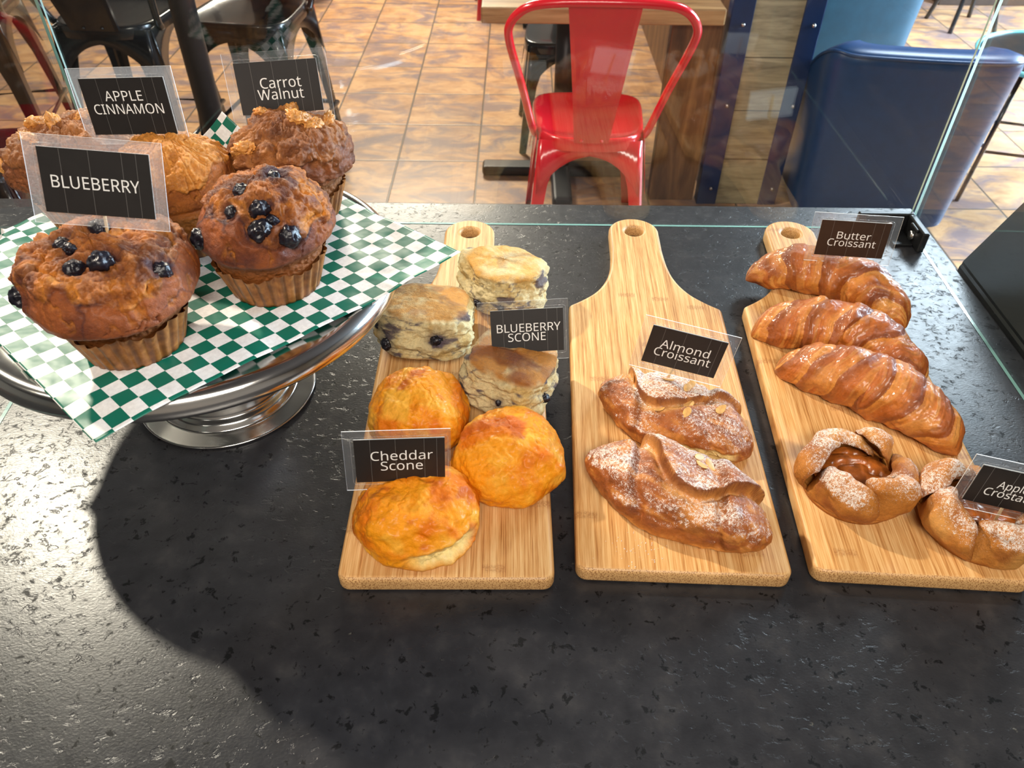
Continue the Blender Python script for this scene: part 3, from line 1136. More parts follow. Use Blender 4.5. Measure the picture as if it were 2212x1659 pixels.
# ================================================================== name tags on picks
GLYPHS = {
    'A': (639, [[545,0,459,221,176,221,91,0,0,0,279,716,360,716,638,0],[318,624,287,517,206,301,432,301]]),
    'B': (650, [[301,713,418,704,503,674,554,620,572,537,568,497,556,462,537,432,510,408,476,390,436,379,436,374,479,364,517,348,550,325,575,294,590,254,596,203,588,143,566,92,529,52,480,23,419,6,348,0,97,0,97,713],[319,410,396,417,445,439,470,476,479,527,468,577,437,611,383,630,305,637,187,637,187,410],[187,335,187,76,331,76,411,85,463,113,490,156,500,210,496,245,483,276,461,301,428,319,383,331,324,335]]),
    'C': (632, [[403,645,348,640,300,625,257,601,222,568,194,527,173,477,160,420,156,357,163,275,183,204,218,146,265,104,327,78,402,69,447,71,491,77,532,86,573,97,573,19,532,6,490,-3,444,-8,389,-10,289,1,207,35,143,89,97,163,70,253,61,358,67,435,83,506,111,568,149,622,198,665,257,697,326,717,404,723,458,721,510,712,558,699,601,681,565,606,530,620,491,633,449,642]]),
    'E': (556, [[496,0,97,0,97,713,496,713,496,635,187,635,187,412,478,412,478,334,187,334,187,79,496,79]]),
    'I': (339, [[298,0,40,0,40,52,124,71,124,642,40,662,40,713,298,713,298,662,214,642,214,71,298,52]]),
    'L': (524, [[97,0,97,713,187,713,187,80,499,80,499,0]]),
    'M': (906, [[412,0,177,626,173,626,180,0,97,0,97,713,230,713,450,129,454,129,677,713,809,713,809,0,720,0,720,439,721,508,727,625,723,625,486,0]]),
    'N': (759, [[663,0,558,0,176,593,172,593,180,399,180,0,97,0,97,713,201,713,582,123,586,123,579,713,663,713]]),
    'O': (780, [[719,358,714,279,698,207,672,145,636,91,590,48,533,16,467,-3,391,-10,312,-3,245,16,188,48,142,91,106,145,81,208,66,280,61,359,70,462,97,551,142,624,206,678,289,713,392,724,490,713,572,679,636,624,682,551,710,462],[156,358,162,274,181,203,213,145,258,103,318,77,391,68,464,77,523,103,568,145,600,203,618,274,625,358,611,478,569,569,496,626,392,646,318,637,258,611,213,569,181,512,162,441]]),
    'P': (605, [[286,713,407,700,490,659,538,592,554,504,550,461,539,419,520,381,492,347,453,318,404,296,342,282,269,278,187,278,187,0,97,0,97,713],[278,637,187,637,187,355,259,355,321,358,372,369,411,388,439,416,455,453,461,500,450,560,417,603,360,628]]),
    'R': (622, [[294,713,375,708,440,691,490,663,526,624,547,573,554,511,548,458,533,416,509,382,479,355,446,335,411,320,607,0,502,0,329,295,187,295,187,0,97,0,97,713],[289,636,187,636,187,371,294,371,369,379,421,405,451,448,461,507,456,549,442,582,419,606,386,623,342,632]]),
    'S': (549, [[502,191,494,132,471,82,433,43,382,14,320,-4,247,-10,208,-9,170,-6,104,5,51,24,51,110,91,95,140,81,195,71,251,68,300,71,340,82,371,99,394,122,407,150,412,183,408,215,397,242,376,265,345,286,302,307,201,347,163,366,132,387,106,411,86,437,71,468,63,502,60,542,67,594,89,639,124,675,169,701,225,718,288,723,344,721,396,712,442,700,485,683,457,607,418,621,376,634,332,642,286,645,245,641,211,632,185,616,166,595,155,570,151,541,155,508,166,481,186,458,215,438,255,418,365,373,413,347,451,318,479,284,496,242]]),
    'U': (730, [[640,252,632,181,610,118,572,65,518,24,448,-1,362,-10,245,8,159,62,107,147,90,254,90,713,180,713,180,251,191,174,226,116,285,80,367,68,426,74,472,91,507,119,532,156,546,201,551,252,551,713,640,713]]),
    'W': (929, [[916,713,726,0,636,0,497,468,427,465,292,0,201,0,12,713,106,713,251,108,289,283,415,713,508,713,639,280,677,108,712,279,822,713]]),
    'Y': (566, [[283,363,469,713,566,713,328,277,328,0,238,0,238,273,0,713,98,713]]),
    'a': (561, [[288,545,373,534,433,502,468,446,480,365,480,0,416,0,399,76,395,76,371,49,347,27,321,11,291,-1,256,-8,215,-10,169,-6,128,7,94,29,68,59,51,100,46,149,62,220,109,272,189,306,303,320,394,323,394,355,386,411,365,448,330,467,283,474,242,471,203,461,166,448,132,433,105,499,143,516,188,531,237,541],[314,259,229,249,175,227,147,193,137,148,144,109,164,82,196,66,235,61,297,70,348,98,381,146,393,214,393,262]]),
    'c': (480, [[300,-10,233,-3,173,19,124,56,86,109,63,178,55,265,63,354,88,426,127,479,177,517,238,538,306,546,346,543,385,537,419,528,447,517,420,444,364,461,333,467,304,469,255,463,215,446,184,417,163,378,150,327,146,266,150,207,163,157,184,117,214,89,252,72,299,66,340,68,376,75,408,85,438,97,438,19,409,7,378,-2,342,-8]]),
    'd': (615, [[275,-10,185,7,115,59,70,146,55,267,70,388,115,475,186,528,276,546,315,543,349,535,378,523,403,507,424,488,442,467,448,467,442,759,530,759,530,0,459,0,446,72,442,72,424,50,403,30,378,14,348,1,314,-7],[289,63,361,75,408,109,434,168,443,250,443,266,434,354,410,419,363,459,288,473,226,459,181,416,155,350,146,265,155,180,181,116,226,76]]),
    'e': (564, [[292,546,356,538,410,516,454,480,486,431,506,372,513,304,513,251,146,251,159,171,192,112,246,77,317,65,365,67,407,74,447,86,489,102,489,25,448,9,408,-1,364,-8,313,-10,241,-2,178,21,126,60,87,113,63,182,55,264,62,345,84,415,120,470,167,512,225,537],[291,474,234,464,191,433,162,385,148,321,421,321,417,364,407,401,389,431,364,454,332,469]]),
    'h': (618, [[173,537,168,462,174,462,193,487,217,508,244,523,275,535,307,542,341,545,400,539,449,524,487,498,515,461,531,411,537,349,537,0,450,0,450,343,442,399,421,440,383,464,330,472,276,466,236,449,207,421,187,383,176,335,173,277,173,0,85,0,85,759,173,759]]),
    'i': (258, [[173,536,173,0,85,0,85,536],[130,736,149,733,165,723,177,706,181,680,177,656,165,639,149,628,130,625,110,628,93,639,82,656,78,680,82,706,93,723,110,733]]),
    'l': (258, [[173,0,85,0,85,759,173,759]]),
    'm': (934, [[672,546,752,534,808,499,842,438,853,349,853,0,766,0,766,345,760,400,740,440,706,464,658,472,591,460,546,427,521,371,513,296,513,0,426,0,426,345,423,383,414,415,399,440,378,458,350,468,316,472,268,466,231,449,204,422,186,384,176,336,173,278,173,0,85,0,85,536,156,536,169,463,174,463,193,488,215,509,241,525,270,537,300,543,332,546,389,540,435,524,471,496,496,456,501,456,532,496,574,524,622,540]]),
    'n': (618, [[343,546,427,534,488,499,524,438,537,349,537,0,450,0,450,343,442,399,421,440,383,464,330,472,255,459,207,422,181,361,173,278,173,0,85,0,85,536,156,536,169,463,174,463,194,488,218,509,246,525,277,537,309,543]]),
    'o': (605, [[551,269,546,206,533,150,512,103,483,63,447,31,404,8,355,-5,301,-10,250,-5,203,8,161,31,125,63,96,103,73,150,60,206,55,269,62,351,85,419,121,473,171,513,232,537,304,546,372,537,432,513,482,473,519,419,543,351],[146,269,150,210,162,159,183,118,214,88,254,69,303,63,352,69,392,88,422,118,443,159,456,210,460,269,455,328,443,378,421,418,391,447,352,466,302,472,231,458,183,418,155,353]]),
    'p': (615, [[340,546,429,528,499,477,544,390,560,269,553,185,532,115,499,61,455,21,401,-2,339,-10,300,-7,266,1,236,14,211,29,190,48,173,68,167,68,173,-20,173,-240,85,-240,85,536,157,536,169,463,173,463,190,485,211,505,236,522,265,535,300,543],[324,472,275,467,237,451,208,426,189,390,177,343,173,286,176,208,187,157,206,116,234,87,274,69,326,63,370,70,406,90,434,122,453,163,465,213,469,270,460,352,433,417,388,458]]),
    'r': (413, [[335,546,398,540,387,459,329,466,299,462,270,453,243,437,220,416,200,390,185,360,176,325,173,286,173,0,85,0,85,536,157,536,167,438,171,438,190,466,212,492,238,514,267,531,299,542]]),
    's': (479, [[434,148,427,100,408,61,376,30,334,8,281,-5,220,-10,168,-8,123,-1,85,10,52,24,52,104,87,89,129,74,175,64,222,61,280,66,319,82,341,108,349,140,346,159,338,176,322,192,298,208,264,225,169,264,128,284,95,306,71,332,56,364,51,404,65,464,106,509,170,536,252,546,299,543,343,536,384,525,423,510,393,440,358,453,322,464,284,471,246,474,198,469,163,456,142,436,135,409,138,388,148,371,165,356,191,341,227,325,320,288,360,268,391,246,415,219,429,187]]),
    't': (361, [[264,62,339,73,339,6,273,-9,249,-10,208,-6,171,4,139,24,114,55,97,98,92,156,92,468,16,468,16,510,93,545,128,659,180,659,180,536,335,536,335,468,180,468,180,158,186,115,203,85,230,68]]),
    'u': (618, [[533,536,533,0,461,0,448,71,444,71,424,45,400,25,371,9,341,-1,308,-8,274,-10,215,-5,166,10,128,37,101,74,84,123,79,185,79,536,168,536,168,191,175,135,197,95,234,71,287,63,340,69,381,85,411,113,430,151,441,199,445,257,445,536]]),
}


def text_mesh(s, x, y, wd, cap):
    """one line of lettering as flat mesh, scaled to a width and a cap height, centred on x and y"""
    loops, pen = [], 0
    for ch in s:
        adv, ls = GLYPHS[ch]
        loops += [[(pen + l[i], l[i + 1]) for i in range(0, len(l), 2)] for l in ls]
        pen += adv
    xs = [p[0] for l in loops for p in l]
    sx, sy, cx = wd / (max(xs) - min(xs)), cap / 714.0, (max(xs) + min(xs)) / 2
    cu = bpy.data.curves.new('line', 'CURVE')
    cu.dimensions = '2D'
    cu.fill_mode = 'BOTH'
    for l in loops:
        sp = cu.splines.new('POLY')
        sp.points.add(len(l) - 1)
        for p, c in zip(sp.points, l):
            p.co = (x + (c[0] - cx) * sx, y - cap / 2 + c[1] * sy, 0, 1)
        sp.use_cyclic_u = True
    ob = bpy.data.objects.new('line', cu)
    COL.objects.link(ob)
    me = bpy.data.meshes.new_from_object(ob.evaluated_get(bpy.context.evaluated_depsgraph_get()))
    bpy.data.objects.remove(ob)
    return me


def make_tag(label, pos, up, nrm, w, lines, pick, brown=False, mx=(.010, .010), my=(.009, .009), film='film'):
    h = w * .6
    n = Vector(nrm).normalized()
    u = Vector(up)
    u = (u - n * u.dot(n)).normalized()
    x = u.cross(n).normalized()
    t = bpy.data.objects.new('name_tag', None)
    COL.objects.link(t)
    t.empty_display_size = .03
    mt = Matrix((x, u, n)).transposed().to_4x4()
    mt.translation = Vector(pos) + Vector((0, 0, CH))
    t.matrix_world = mt
    tag(t, label, 'name tag', 'pastry name tags on picks')
    me = pane('s', (-w / 2 - mx[0], -h / 2 - my[1], -.0004), (w / 2 + mx[1], h / 2 + my[0], .0004), 2)
    me.materials[0] = M[film]
    me.materials[1] = M['sleeve_edge']
    link('plastic_sleeve', me, None, t)
    # pressed seam line in the film around the card
    a, b = w / 2 + .0028, h / 2 + .0028
    cs = []
    for (cx, cy, a0) in ((a, b, 0), (-a, b, 90), (-a, -b, 180), (a, -b, 270)):
        for q in (0, 45, 90):
            r = math.radians(a0 + q)
            cs.append((cx - .003 * math.copysign(1, cx) + .003 * math.cos(r), cy - .003 * math.copysign(1, cy) + .003 * math.sin(r), .0004))
    link('seam', tube_me(cs, .00022, 6, 1, True), M['sleeve'], t)
    me = box_me((-w / 2, -h / 2, .0005), (w / 2, h / 2, .0008))
    cd = link('card', me, M['browncard'] if brown else M['card'], t)
    me2 = box_me((-w / 2, -h / 2, -.0008), (w / 2, h / 2, -.0005))
    cb = link('card_back', me2, M['cardback'], t)
    cb['label'] = 'white paper back of the card'
    bm = bmesh.new()
    for (s, fx, fy, fw, fc) in lines:
        tm = text_mesh(s, fx * w, fy * h, fw * w, fc * h)
        bm.from_mesh(tm)
    bmesh.ops.translate(bm, vec=(0, 0, .00095), verts=bm.verts[:])
    tm = bpy.data.meshes.new('lettering')
    bm.to_mesh(tm)
    bm.free()
    link('lettering', tm, M['ink'], cd)
    # the pick runs behind the card down into the pastry
    link('pick', tube_me([(0, h * .30, -.0022), (pick[0], -h / 2 - pick[1], -.0022)], .0013, 10, 1), M['pick'], t)
    return t


make_tag('name tag reading BLUEBERRY on the front left muffin', (-.3162, .5308, .2987), (.076, .2892, .9542), (.0405, -.9571, .2869), .081,
         [('BLUEBERRY', -.01, -.01, .80, .19)], (.002, .030), film='sleeve')
make_tag('name tag reading APPLE CINNAMON on the muffin behind', (-.3558, .6921, .291), (-.0566, .1748, .983), (-.1316, -.9773, .1663), .083,
         [('APPLE', -.02, .19, .45, .175), ('CINNAMON', 0, -.04, .83, .175)], (.004, .035), film='sleeve')
make_tag('name tag reading Carrot Walnut on the rear right muffin', (-.2339, .757, .285), (-.0696, .2736, .9593), (.0662, -.9583, .2781), .080,
         [('Carrot', .03, .09, .50, .20), ('Walnut', .01, -.13, .56, .20)], (.010, .030))
make_tag('name tag reading BLUEBERRY SCONE on the right-hand blueberry scone', (.0139, .6235, .0888), (-.056, .4353, .8985), (.0675, -.8962, .4384), .0745,
         [('BLUEBERRY', .02, .08, .88, .19), ('SCONE', -.01, -.14, .52, .19)], (-.004, .022), mx=(.013, .005))
make_tag('name tag reading Cheddar Scone on the front cheddar scone', (-.0951, .4405, .0923), (.0293, .152, .9879), (.1115, -.9827, .1479), .0755,
         [('Cheddar', .02, .12, .69, .21), ('Scone', .015, -.12, .47, .21)], (-.001, .026), mx=(.009, .005))
make_tag('name tag reading Almond Croissant on the rear almond croissant', (.1687, .588, .0926), (.1576, .0334, .9869), (-.1708, -.9834, .0606), .0745,
         [('Almond', 0, .09, .66, .215), ('Croissant', 0, -.14, .76, .215)], (-.006, .026))
make_tag('name tag reading Butter Croissant on the rearmost croissant', (.3958, .7873, .1015), (-.0378, .0363, .9986), (-.1863, -.9821, .0286), .0765,
         [('Butter', .01, .10, .49, .20), ('Croissant', 0, -.11, .70, .20)], (.002, .032), True)
make_tag('name tag reading Apple Crostata on the crostata at the right edge', (.4278, .4300, .0737), (.1088, .0996, .9891), (-.1957, -.9733, .1196), .067,
         [('Apple', -.02, .09, .38, .20), ('Crostata', -.01, -.14, .62, .20)], (.004, .026))

# ================================================================== pastries
def polar_grid(nu, nv):
    th = np.linspace(0, 2 * PI, nu, endpoint=False)
    return np.broadcast_to(th, (nv, nu))


def blob_me(rx, ry, rz, amp, sc, seed, nu=40, nv=24):
    ph = np.linspace(-PI / 2, PI / 2, nv)[:, None]
    th = np.linspace(0, 2 * PI, nu, endpoint=False)[None]
    d = np.stack([np.cos(ph) * np.cos(th), np.cos(ph) * np.sin(th), np.sin(ph) + 0 * th], -1)
    r = 1 + amp * fbm(d, sc, seed, 3)
    return grid_mesh(d * r[..., None] * np.array([rx, ry, rz]))


BERRY = [blob_me(.0073, .0073, .0064, .28, 2.6, s) for s in (3, 8, 12)]


def walnut_me(seed):
    ph = np.linspace(-PI / 2, PI / 2, 30)[:, None]
    th = np.linspace(0, 2 * PI, 48, endpoint=False)[None]
    d = np.stack([np.cos(ph) * np.cos(th), np.cos(ph) * np.sin(th), np.sin(ph) + 0 * th], -1)
    r = 1 + .30 * np.abs(fbm(d, 2.4, seed, 3)) * 2 - .25 * np.exp(-(fbm(d, 2.0, seed + 4, 2) / .08) ** 2) + .25 * vn(d, 1.3, seed + 9)
    return grid_mesh(d * r[..., None] * np.array([.0105, .0070, .0048]))


WALN = [walnut_me(s) for s in (2, 5, 11)]


def seat_on(X, nrm, p):
    """index of the skin vertex of a pastry that lies nearest to a local point"""
    k = np.argmin(((X - np.asarray(p)) ** 2).sum(-1))
    i, j = np.unravel_index(k, X.shape[:2])
    return X[i, j], nrm[i, j]


def muffin(label, loc, seed, H=.105, rb=.039, rc=.066, kind='blueberry', lean=(0, 0), berries=(), nuts=(), rz=0.0):
    nu, nv = 380, 250
    rt = rb + .010
    ctrl = [(0, .0012), (rb * .9, .0012), (rb, .004), (rb + .006, .024), (rt, .043), (rt + .004, .049), (rc - .006, .0505), (rc - .001, .055), (rc, .062), (rc - .002, .070),
            (rc * .90, .081), (rc * .74, .091), (rc * .52, H - .006), (rc * .28, H - .0012), (0, H)]
    r, z = profile(ctrl, nv, 4)
    th = polar_grid(nu, nv)
    R = np.repeat(r[:, None], nu, 1)
    Zz = np.repeat(z[:, None], nu, 1)
    capw = sst(.044, .054, Zz)
    ring = np.stack([np.cos(th), np.sin(th), Zz * 12], -1)
    R = R * (1 + capw * (.075 * vn(ring, 1.1, seed) + .035 * vn(ring, 2.6, seed + 1)))
    X = np.stack([R * np.cos(th), R * np.sin(th), Zz], -1)
    hh = np.clip((Zz - .045) / (H - .045), 0, 1)
    X[..., 0] += lean[0] * hh
    X[..., 1] += lean[1] * hh
    X[..., 2] += capw * .0035 * vn(ring, 1.3, seed + 5) * (1 - hh)
    top = sst(.060, .082, Zz)
    nr = normals(X)
    # smooth lip below, torn and rougher crown above a wandering ledge
    big = fbm(X, 26, seed + 2, 3)
    zb = .0775 + .013 * vn(ring, 1.5, seed + 40) + .006 * vn(ring, 4, seed + 41) + .004 * fbm(X, 90, seed + 42, 3)
    led = sst(-.0012, .0012, Zz - zb) * capw
    rag = fbm(X, 120, seed + 3, 5, .62)
    crack = np.exp(-((big - .02) / .07) ** 2)
    torn = np.clip(led * (crack * 1.3 + .30) * (1.0 + 1.3 * rag), 0, 1)
    if kind == 'carrot':
        torn = np.clip(torn + top * sst(-.05, .35, fbm(X, 40, seed + 8, 4)) * .8, 0, 1)
    if kind == 'apple':
        torn = np.clip(torn + led * .65, 0, 1)
    rad = np.exp(-(fbm(np.stack([np.cos(th) * 1.6, np.sin(th) * 1.6, Zz * 16], -1), 1.8, seed + 70, 4) / .045) ** 2) * sst(.052, .066, Zz)
    d = top * .0060 * big + led * (.0009 + .0030 * fbm(X, 62, seed + 43, 4) + .0042 * rag) - .0060 * led * crack * np.clip(.5 + 1.5 * rag, 0, 1) - .0026 * rad * np.clip(.6 + 1.2 * rag, 0, 1)
    d += capw * .0010 * fbm(X, 60, seed + 6, 3) + capw * .0005 * fbm(X, 300, seed + 44, 2)
    small = capw * (1 - led) * np.exp(-(fbm(X, 75, seed + 12, 3) / .022) ** 2) * sst(.12, .35, vn(X, 45, seed + 13))
    d -= .0020 * small
    band = sst(.030, .036, Zz) * (1 - capw)
    d += band * .0014 * fbm(X, 330, seed + 7, 2)
    if kind == 'carrot':
        d += capw * (.0034 * fbm(X, 85, seed + 10, 4) + .0018 * fbm(X, 200, seed + 45, 3))
    stain = np.zeros_like(d)
    for (bx, by, bz, s) in berries:
        dist = np.linalg.norm(X - np.array([bx, by, bz]), axis=-1)
        d -= .0036 * np.exp(-(dist / (.0088 * s)) ** 2)
        d += .0016 * np.exp(-((dist - .0115 * s) / .003) ** 2)
        stain = np.maximum(stain, np.exp(-(dist / (.0125 * s)) ** 2) * np.clip(.75 + 1.1 * fbm(X, 90, seed + 60, 3), 0, 1))
    X = X + nr * d[..., None]
    X[..., 2] = np.maximum(X[..., 2], .0008)
    nr = normals(X)
    # baked colours
    if kind == 'blueberry':
        base, lipc, pale, side, deep = srgb(168, 90, 38), srgb(130, 68, 38), srgb(216, 136, 44), srgb(150, 86, 36), srgb(104, 46, 20)
    elif kind == 'apple':
        base, lipc, pale, side, deep = srgb(190, 112, 44), srgb(120, 66, 46), srgb(216, 142, 56), srgb(172, 110, 48), srgb(150, 80, 28)
    else:
        base, lipc, pale, side, deep = srgb(140, 78, 38), srgb(110, 64, 42), srgb(176, 112, 56), srgb(140, 86, 42), srgb(96, 50, 24)
    C = np.broadcast_to(np.array(base), X.shape).copy()
    mott = fbm(X, 45, seed + 20, 4)
    C = mixc(C, lipc, np.clip(capw * (1 - top * .75) * (.55 + mott * 1.2), 0, 1))
    C = mixc(C, deep, np.clip(sst(.05, .5, mott) * .55, 0, 1))
    C = mixc(C, deep, np.clip(led * (.35 - 1.4 * rag), 0, .8))
    C = mixc(C, pale, np.clip(torn * (.85 + .5 * rag), 0, 1))
    rim = np.exp(-((Zz - zb) / .0014) ** 2) * capw * np.clip(.5 + 1.5 * vn(ring, 3.1, seed + 51), 0, 1)
    C = mixc(C, pale, np.clip(rad * .55 * np.clip(.6 + 1.2 * rag, 0, 1), 0, 1))
    C = mixc(C, deep, np.clip(rim * .7, 0, 1))
    C = mixc(C, deep, np.clip(sst(.55, .95, crack * top) * sst(.0, .4, rag) * .8 + small * .7, 0, 1))
    C = mixc(C, side, 1 - capw)
    if kind == 'blueberry':
        streak = np.maximum(np.exp(-(fbm(X, 34, seed + 31, 3) / .045) ** 2) * sst(-.05, .25, vn(X, 24, seed + 32)) * capw, led * sst(.12, .4, fbm(X, 46, seed + 33, 4)) * .9)
        C = mixc(C, srgb(58, 26, 34), np.clip(stain * .9 + streak * .6 + rim * sst(-.1, .3, vn(ring, 2.2, seed + 50)) * .9, 0, .92))
    t = link('muffin', grid_mesh(X, attrs={'Col': C}), M['muffin'], None, loc, (0, 0, rz))
    tag(t, label, 'muffin', 'muffins on the cake stand')
    # pleated paper cup baked onto the base
    npl = 30
    zz = np.linspace(0, .034, 12)[:, None]
    th2 = np.linspace(0, 2 * PI, npl * 8, endpoint=False)[None]
    pl = .0034 * np.abs(np.sin(th2 * npl / 2 + .9 * np.sin(3 * th2 + seed))) + .0004 * np.sin(th2 * 5 + seed)
    rr = rb + .0010 + (.0085 * zz / .034) + pl * (.35 + .65 * zz / .034)
    topw = .0022 * np.sin(th2 * 7 + seed) * (zz > .03)
    Y = np.stack([rr * np.cos(th2), rr * np.sin(th2), zz + .0004 + topw + 0 * th2], -1)
    Y = np.concatenate([np.stack([0 * th2[0], 0 * th2[0], 0 * th2[0] + .0004], -1)[None], Y], 0)
    lm_ = grid_mesh(Y)
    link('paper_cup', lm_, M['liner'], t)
    for k, (bx, by, bz, s) in enumerate(berries):
        p, n = seat_on(X, nr, (bx, by, bz))
        o = link('blueberry', BERRY[k % 3], M['berry'], t, p - n * (.0010 * s), (k * 1.3, k * .7, k))
        o.scale = (s, s, s)
    for k, (bx, by, bz, s) in enumerate(nuts):
        p, n = seat_on(X, nr, (bx, by, bz))
        o = link('walnut_piece', WALN[k % 3], M['walnutpiece'], t, p + n * .0022)
        o.rotation_mode = 'QUATERNION'
        o.rotation_quaternion = Vector(n).to_track_quat('Z', 'Y') @ Euler((0, 0, k * 1.1 + .4)).to_quaternion()
        o.scale = (s, s, s)
    return t


PTZ = PT + .0006
muffin('blueberry muffin at the front left of the stand, carrying the BLUEBERRY tag', (-.320, .507, PTZ), 4.2, .098, .0385, .0665, 'blueberry', (-.006, .002),
       [(.014, -.018, .100, 1.3), (-.004, -.028, .094, 1.15), (.051, -.014, .083, 1.1), (-.058, -.030, .064, 1.3), (-.026, .000, .095, 1.0), (-.006, .018, .100, 1.1), (-.018, -.014, .098, .7)], rz=0)
muffin('blueberry muffin on the right of the stand, berries facing front, no tag', (-.2215, .595, PTZ), 9.7, .106, .0385, .0600, 'blueberry', (.002, .0),
       [(.013, -.034, .096, 1.15), (-.011, -.036, .092, .85), (-.006, -.016, .101, 1.0), (.010, -.050, .084, 1.3), (.023, -.040, .088, .8), (.038, -.048, .074, 1.3), (-.052, -.036, .066, 1.3), (.018, .004, .104, .9)])
muffin('apple cinnamon muffin half hidden behind the two tags on the left', (-.3215, .670, PTZ), 14.1, .104, .0385, .0550, 'apple')
muffin('carrot walnut muffin under the Carrot Walnut tag at the back', (-.2265, .727, PTZ), 21.3, .101, .0385, .0580, 'carrot', (0, 0), (),
       [(-.030, -.030, .083, 1.1), (-.022, .010, .097, 1.0), (.016, -.006, .100, 1.0), (.030, -.010, .094, 1.0), (.040, .016, .088, .8), (.002, .022, .099, .9)])
muffin('carrot walnut muffin at the far left, behind the BLUEBERRY tag', (-.4360, .712, PTZ), 27.9, .102, .0385, .0610, 'carrot', (0, 0), (),
       [(-.020, -.006, .098, 1.0), (-.005, -.006, .101, .9), (-.044, -.030, .074, .8), (-.02, -.03, .095, .9), (.02, .01, .10, .8)])


def scone(label, loc, seed, R=.05, H=.05, tilt=(0, 0, 0), sq=2.8, wide=1.0, berries=(), brown=.5):
    nu, nv = 240, 150
    ctrl = [(0, .0), (R * .92, .0), (R * .99, .004), (R * 1.03, H * .3), (R * 1.0, H * .6), (R * .97, H * .84), (R * .90, H * .955), (R * .78, H), (R * .4, H * 1.02), (0, H * 1.03)]
    r, z = profile(ctrl, nv, 4)
    th = polar_grid(nu, nv)
    se = (np.abs(np.cos(th)) ** sq + np.abs(np.sin(th)) ** sq) ** (-1 / sq)
    ring = np.stack([np.cos(th), np.sin(th), np.repeat(z[:, None] * 14, nu, 1)], -1)
    X = np.stack([r[:, None] * se * np.cos(th) * wide, r[:, None] * se * np.sin(th), np.repeat(z[:, None], nu, 1)], -1)
    side = sst(.03, .12, X[..., 2] / H) * (1 - sst(.88, .97, X[..., 2] / H))
    topm = sst(.86, .97, np.repeat(z[:, None], nu, 1) / H) * (np.arange(nv)[:, None] > nv * .45)
    nr = normals(X)
    lay = X * np.array([1, 1, 2.3])
    d = .0070 * vn(ring, 1.3, seed) * (1 - .8 * topm) + .0045 * side * fbm(lay, 55, seed + 1, 4) * 1.6 + .0016 * fbm(X, 190, seed + 2, 3) * (side + .25)
    d += topm * (.0016 * fbm(X, 60, seed + 3, 3) + .0012 * fbm(X, 22, seed + 9, 2))
    X = X + nr * d[..., None]
    X[..., 2] = np.maximum(X[..., 2], 0)
    nr = normals(X)
    C = np.broadcast_to(np.array(srgb(234, 214, 162)), X.shape).copy()
    f = fbm(X, 60, seed + 4, 4)
    C = mixc(C, srgb(216, 184, 120), sst(.0, .45, f))
    C = mixc(C, np.array(srgb(236, 180, 92)) * (1 - brown) + np.array(srgb(188, 116, 50)) * brown, np.clip(topm * (.62 + brown * .4 + f * 1.1), 0, 1))
    C = mixc(C, srgb(150, 84, 36), np.clip(topm * sst(.1, .5, fbm(X, 34, seed + 6, 3)) * brown * 1.2, 0, 1))
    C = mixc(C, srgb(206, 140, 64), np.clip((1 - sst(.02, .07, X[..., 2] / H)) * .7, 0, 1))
    juice = np.maximum(sst(.20, .42, fbm(lay, 42, seed + 7, 4)), .75 * np.exp(-(fbm(lay, 36, seed + 17, 4) / .035) ** 2) * sst(.0, .3, vn(X, 30, seed + 18))) * np.clip(side + .25, 0, 1)
    C = mixc(C, srgb(70, 58, 84), np.clip(juice * 1.0, 0, .85))
    for (bx, by, bz, s) in berries:
        dist = np.linalg.norm(X - np.array([bx, by, bz]), axis=-1)
        C = mixc(C, srgb(58, 46, 76), np.clip(np.exp(-(dist / (.011 * s)) ** 2) * .95, 0, 1))
    mt = np.array(Euler(tilt).to_matrix())
    loc = (loc[0], loc[1], BZ + .0003 - (X.reshape(-1, 3) @ mt.T)[:, 2].min())
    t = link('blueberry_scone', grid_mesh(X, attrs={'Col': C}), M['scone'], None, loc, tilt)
    tag(t, label, 'scone', 'blueberry scones')
    for k, (bx, by, bz, s) in enumerate(berries):
        p, n = seat_on(X, nr, (bx, by, bz))
        o = link('blueberry', BERRY[k % 3], M['berry'], t, p - n * (.0012 * s), (k, k * .7, k))
        o.scale = (s, s, s)
    return t


scone('pale blueberry scone at the back of the board, highest on the handle side', (-.0165, .7680, BZ + .001), 3.3, .0455, .054, (-.05, .10, .25), 2.6, 1.0,
      [(-.037, -.030, .014, .8), (-.012, -.047, .018, .6)], .12)
scone('blueberry scone with a browned top on the left edge of the board', (-.0980, .6850, BZ + .004), 8.8, .0480, .050, (-.16, .06, .06), 3.2, 1.04,
      [(.010, -.050, .028, .9), (-.042, -.036, .014, 1.0), (-.051, -.024, .030, .5)], .55)
scone('blueberry scone under the BLUEBERRY SCONE tag', (-.0045, .607, BZ + .002), 13.2, .0480, .050, (-.06, .12, -.28), 3.0, 1.0,
      [(.050, -.020, .024, .7), (.0, -.048, .02, .5)], .75)


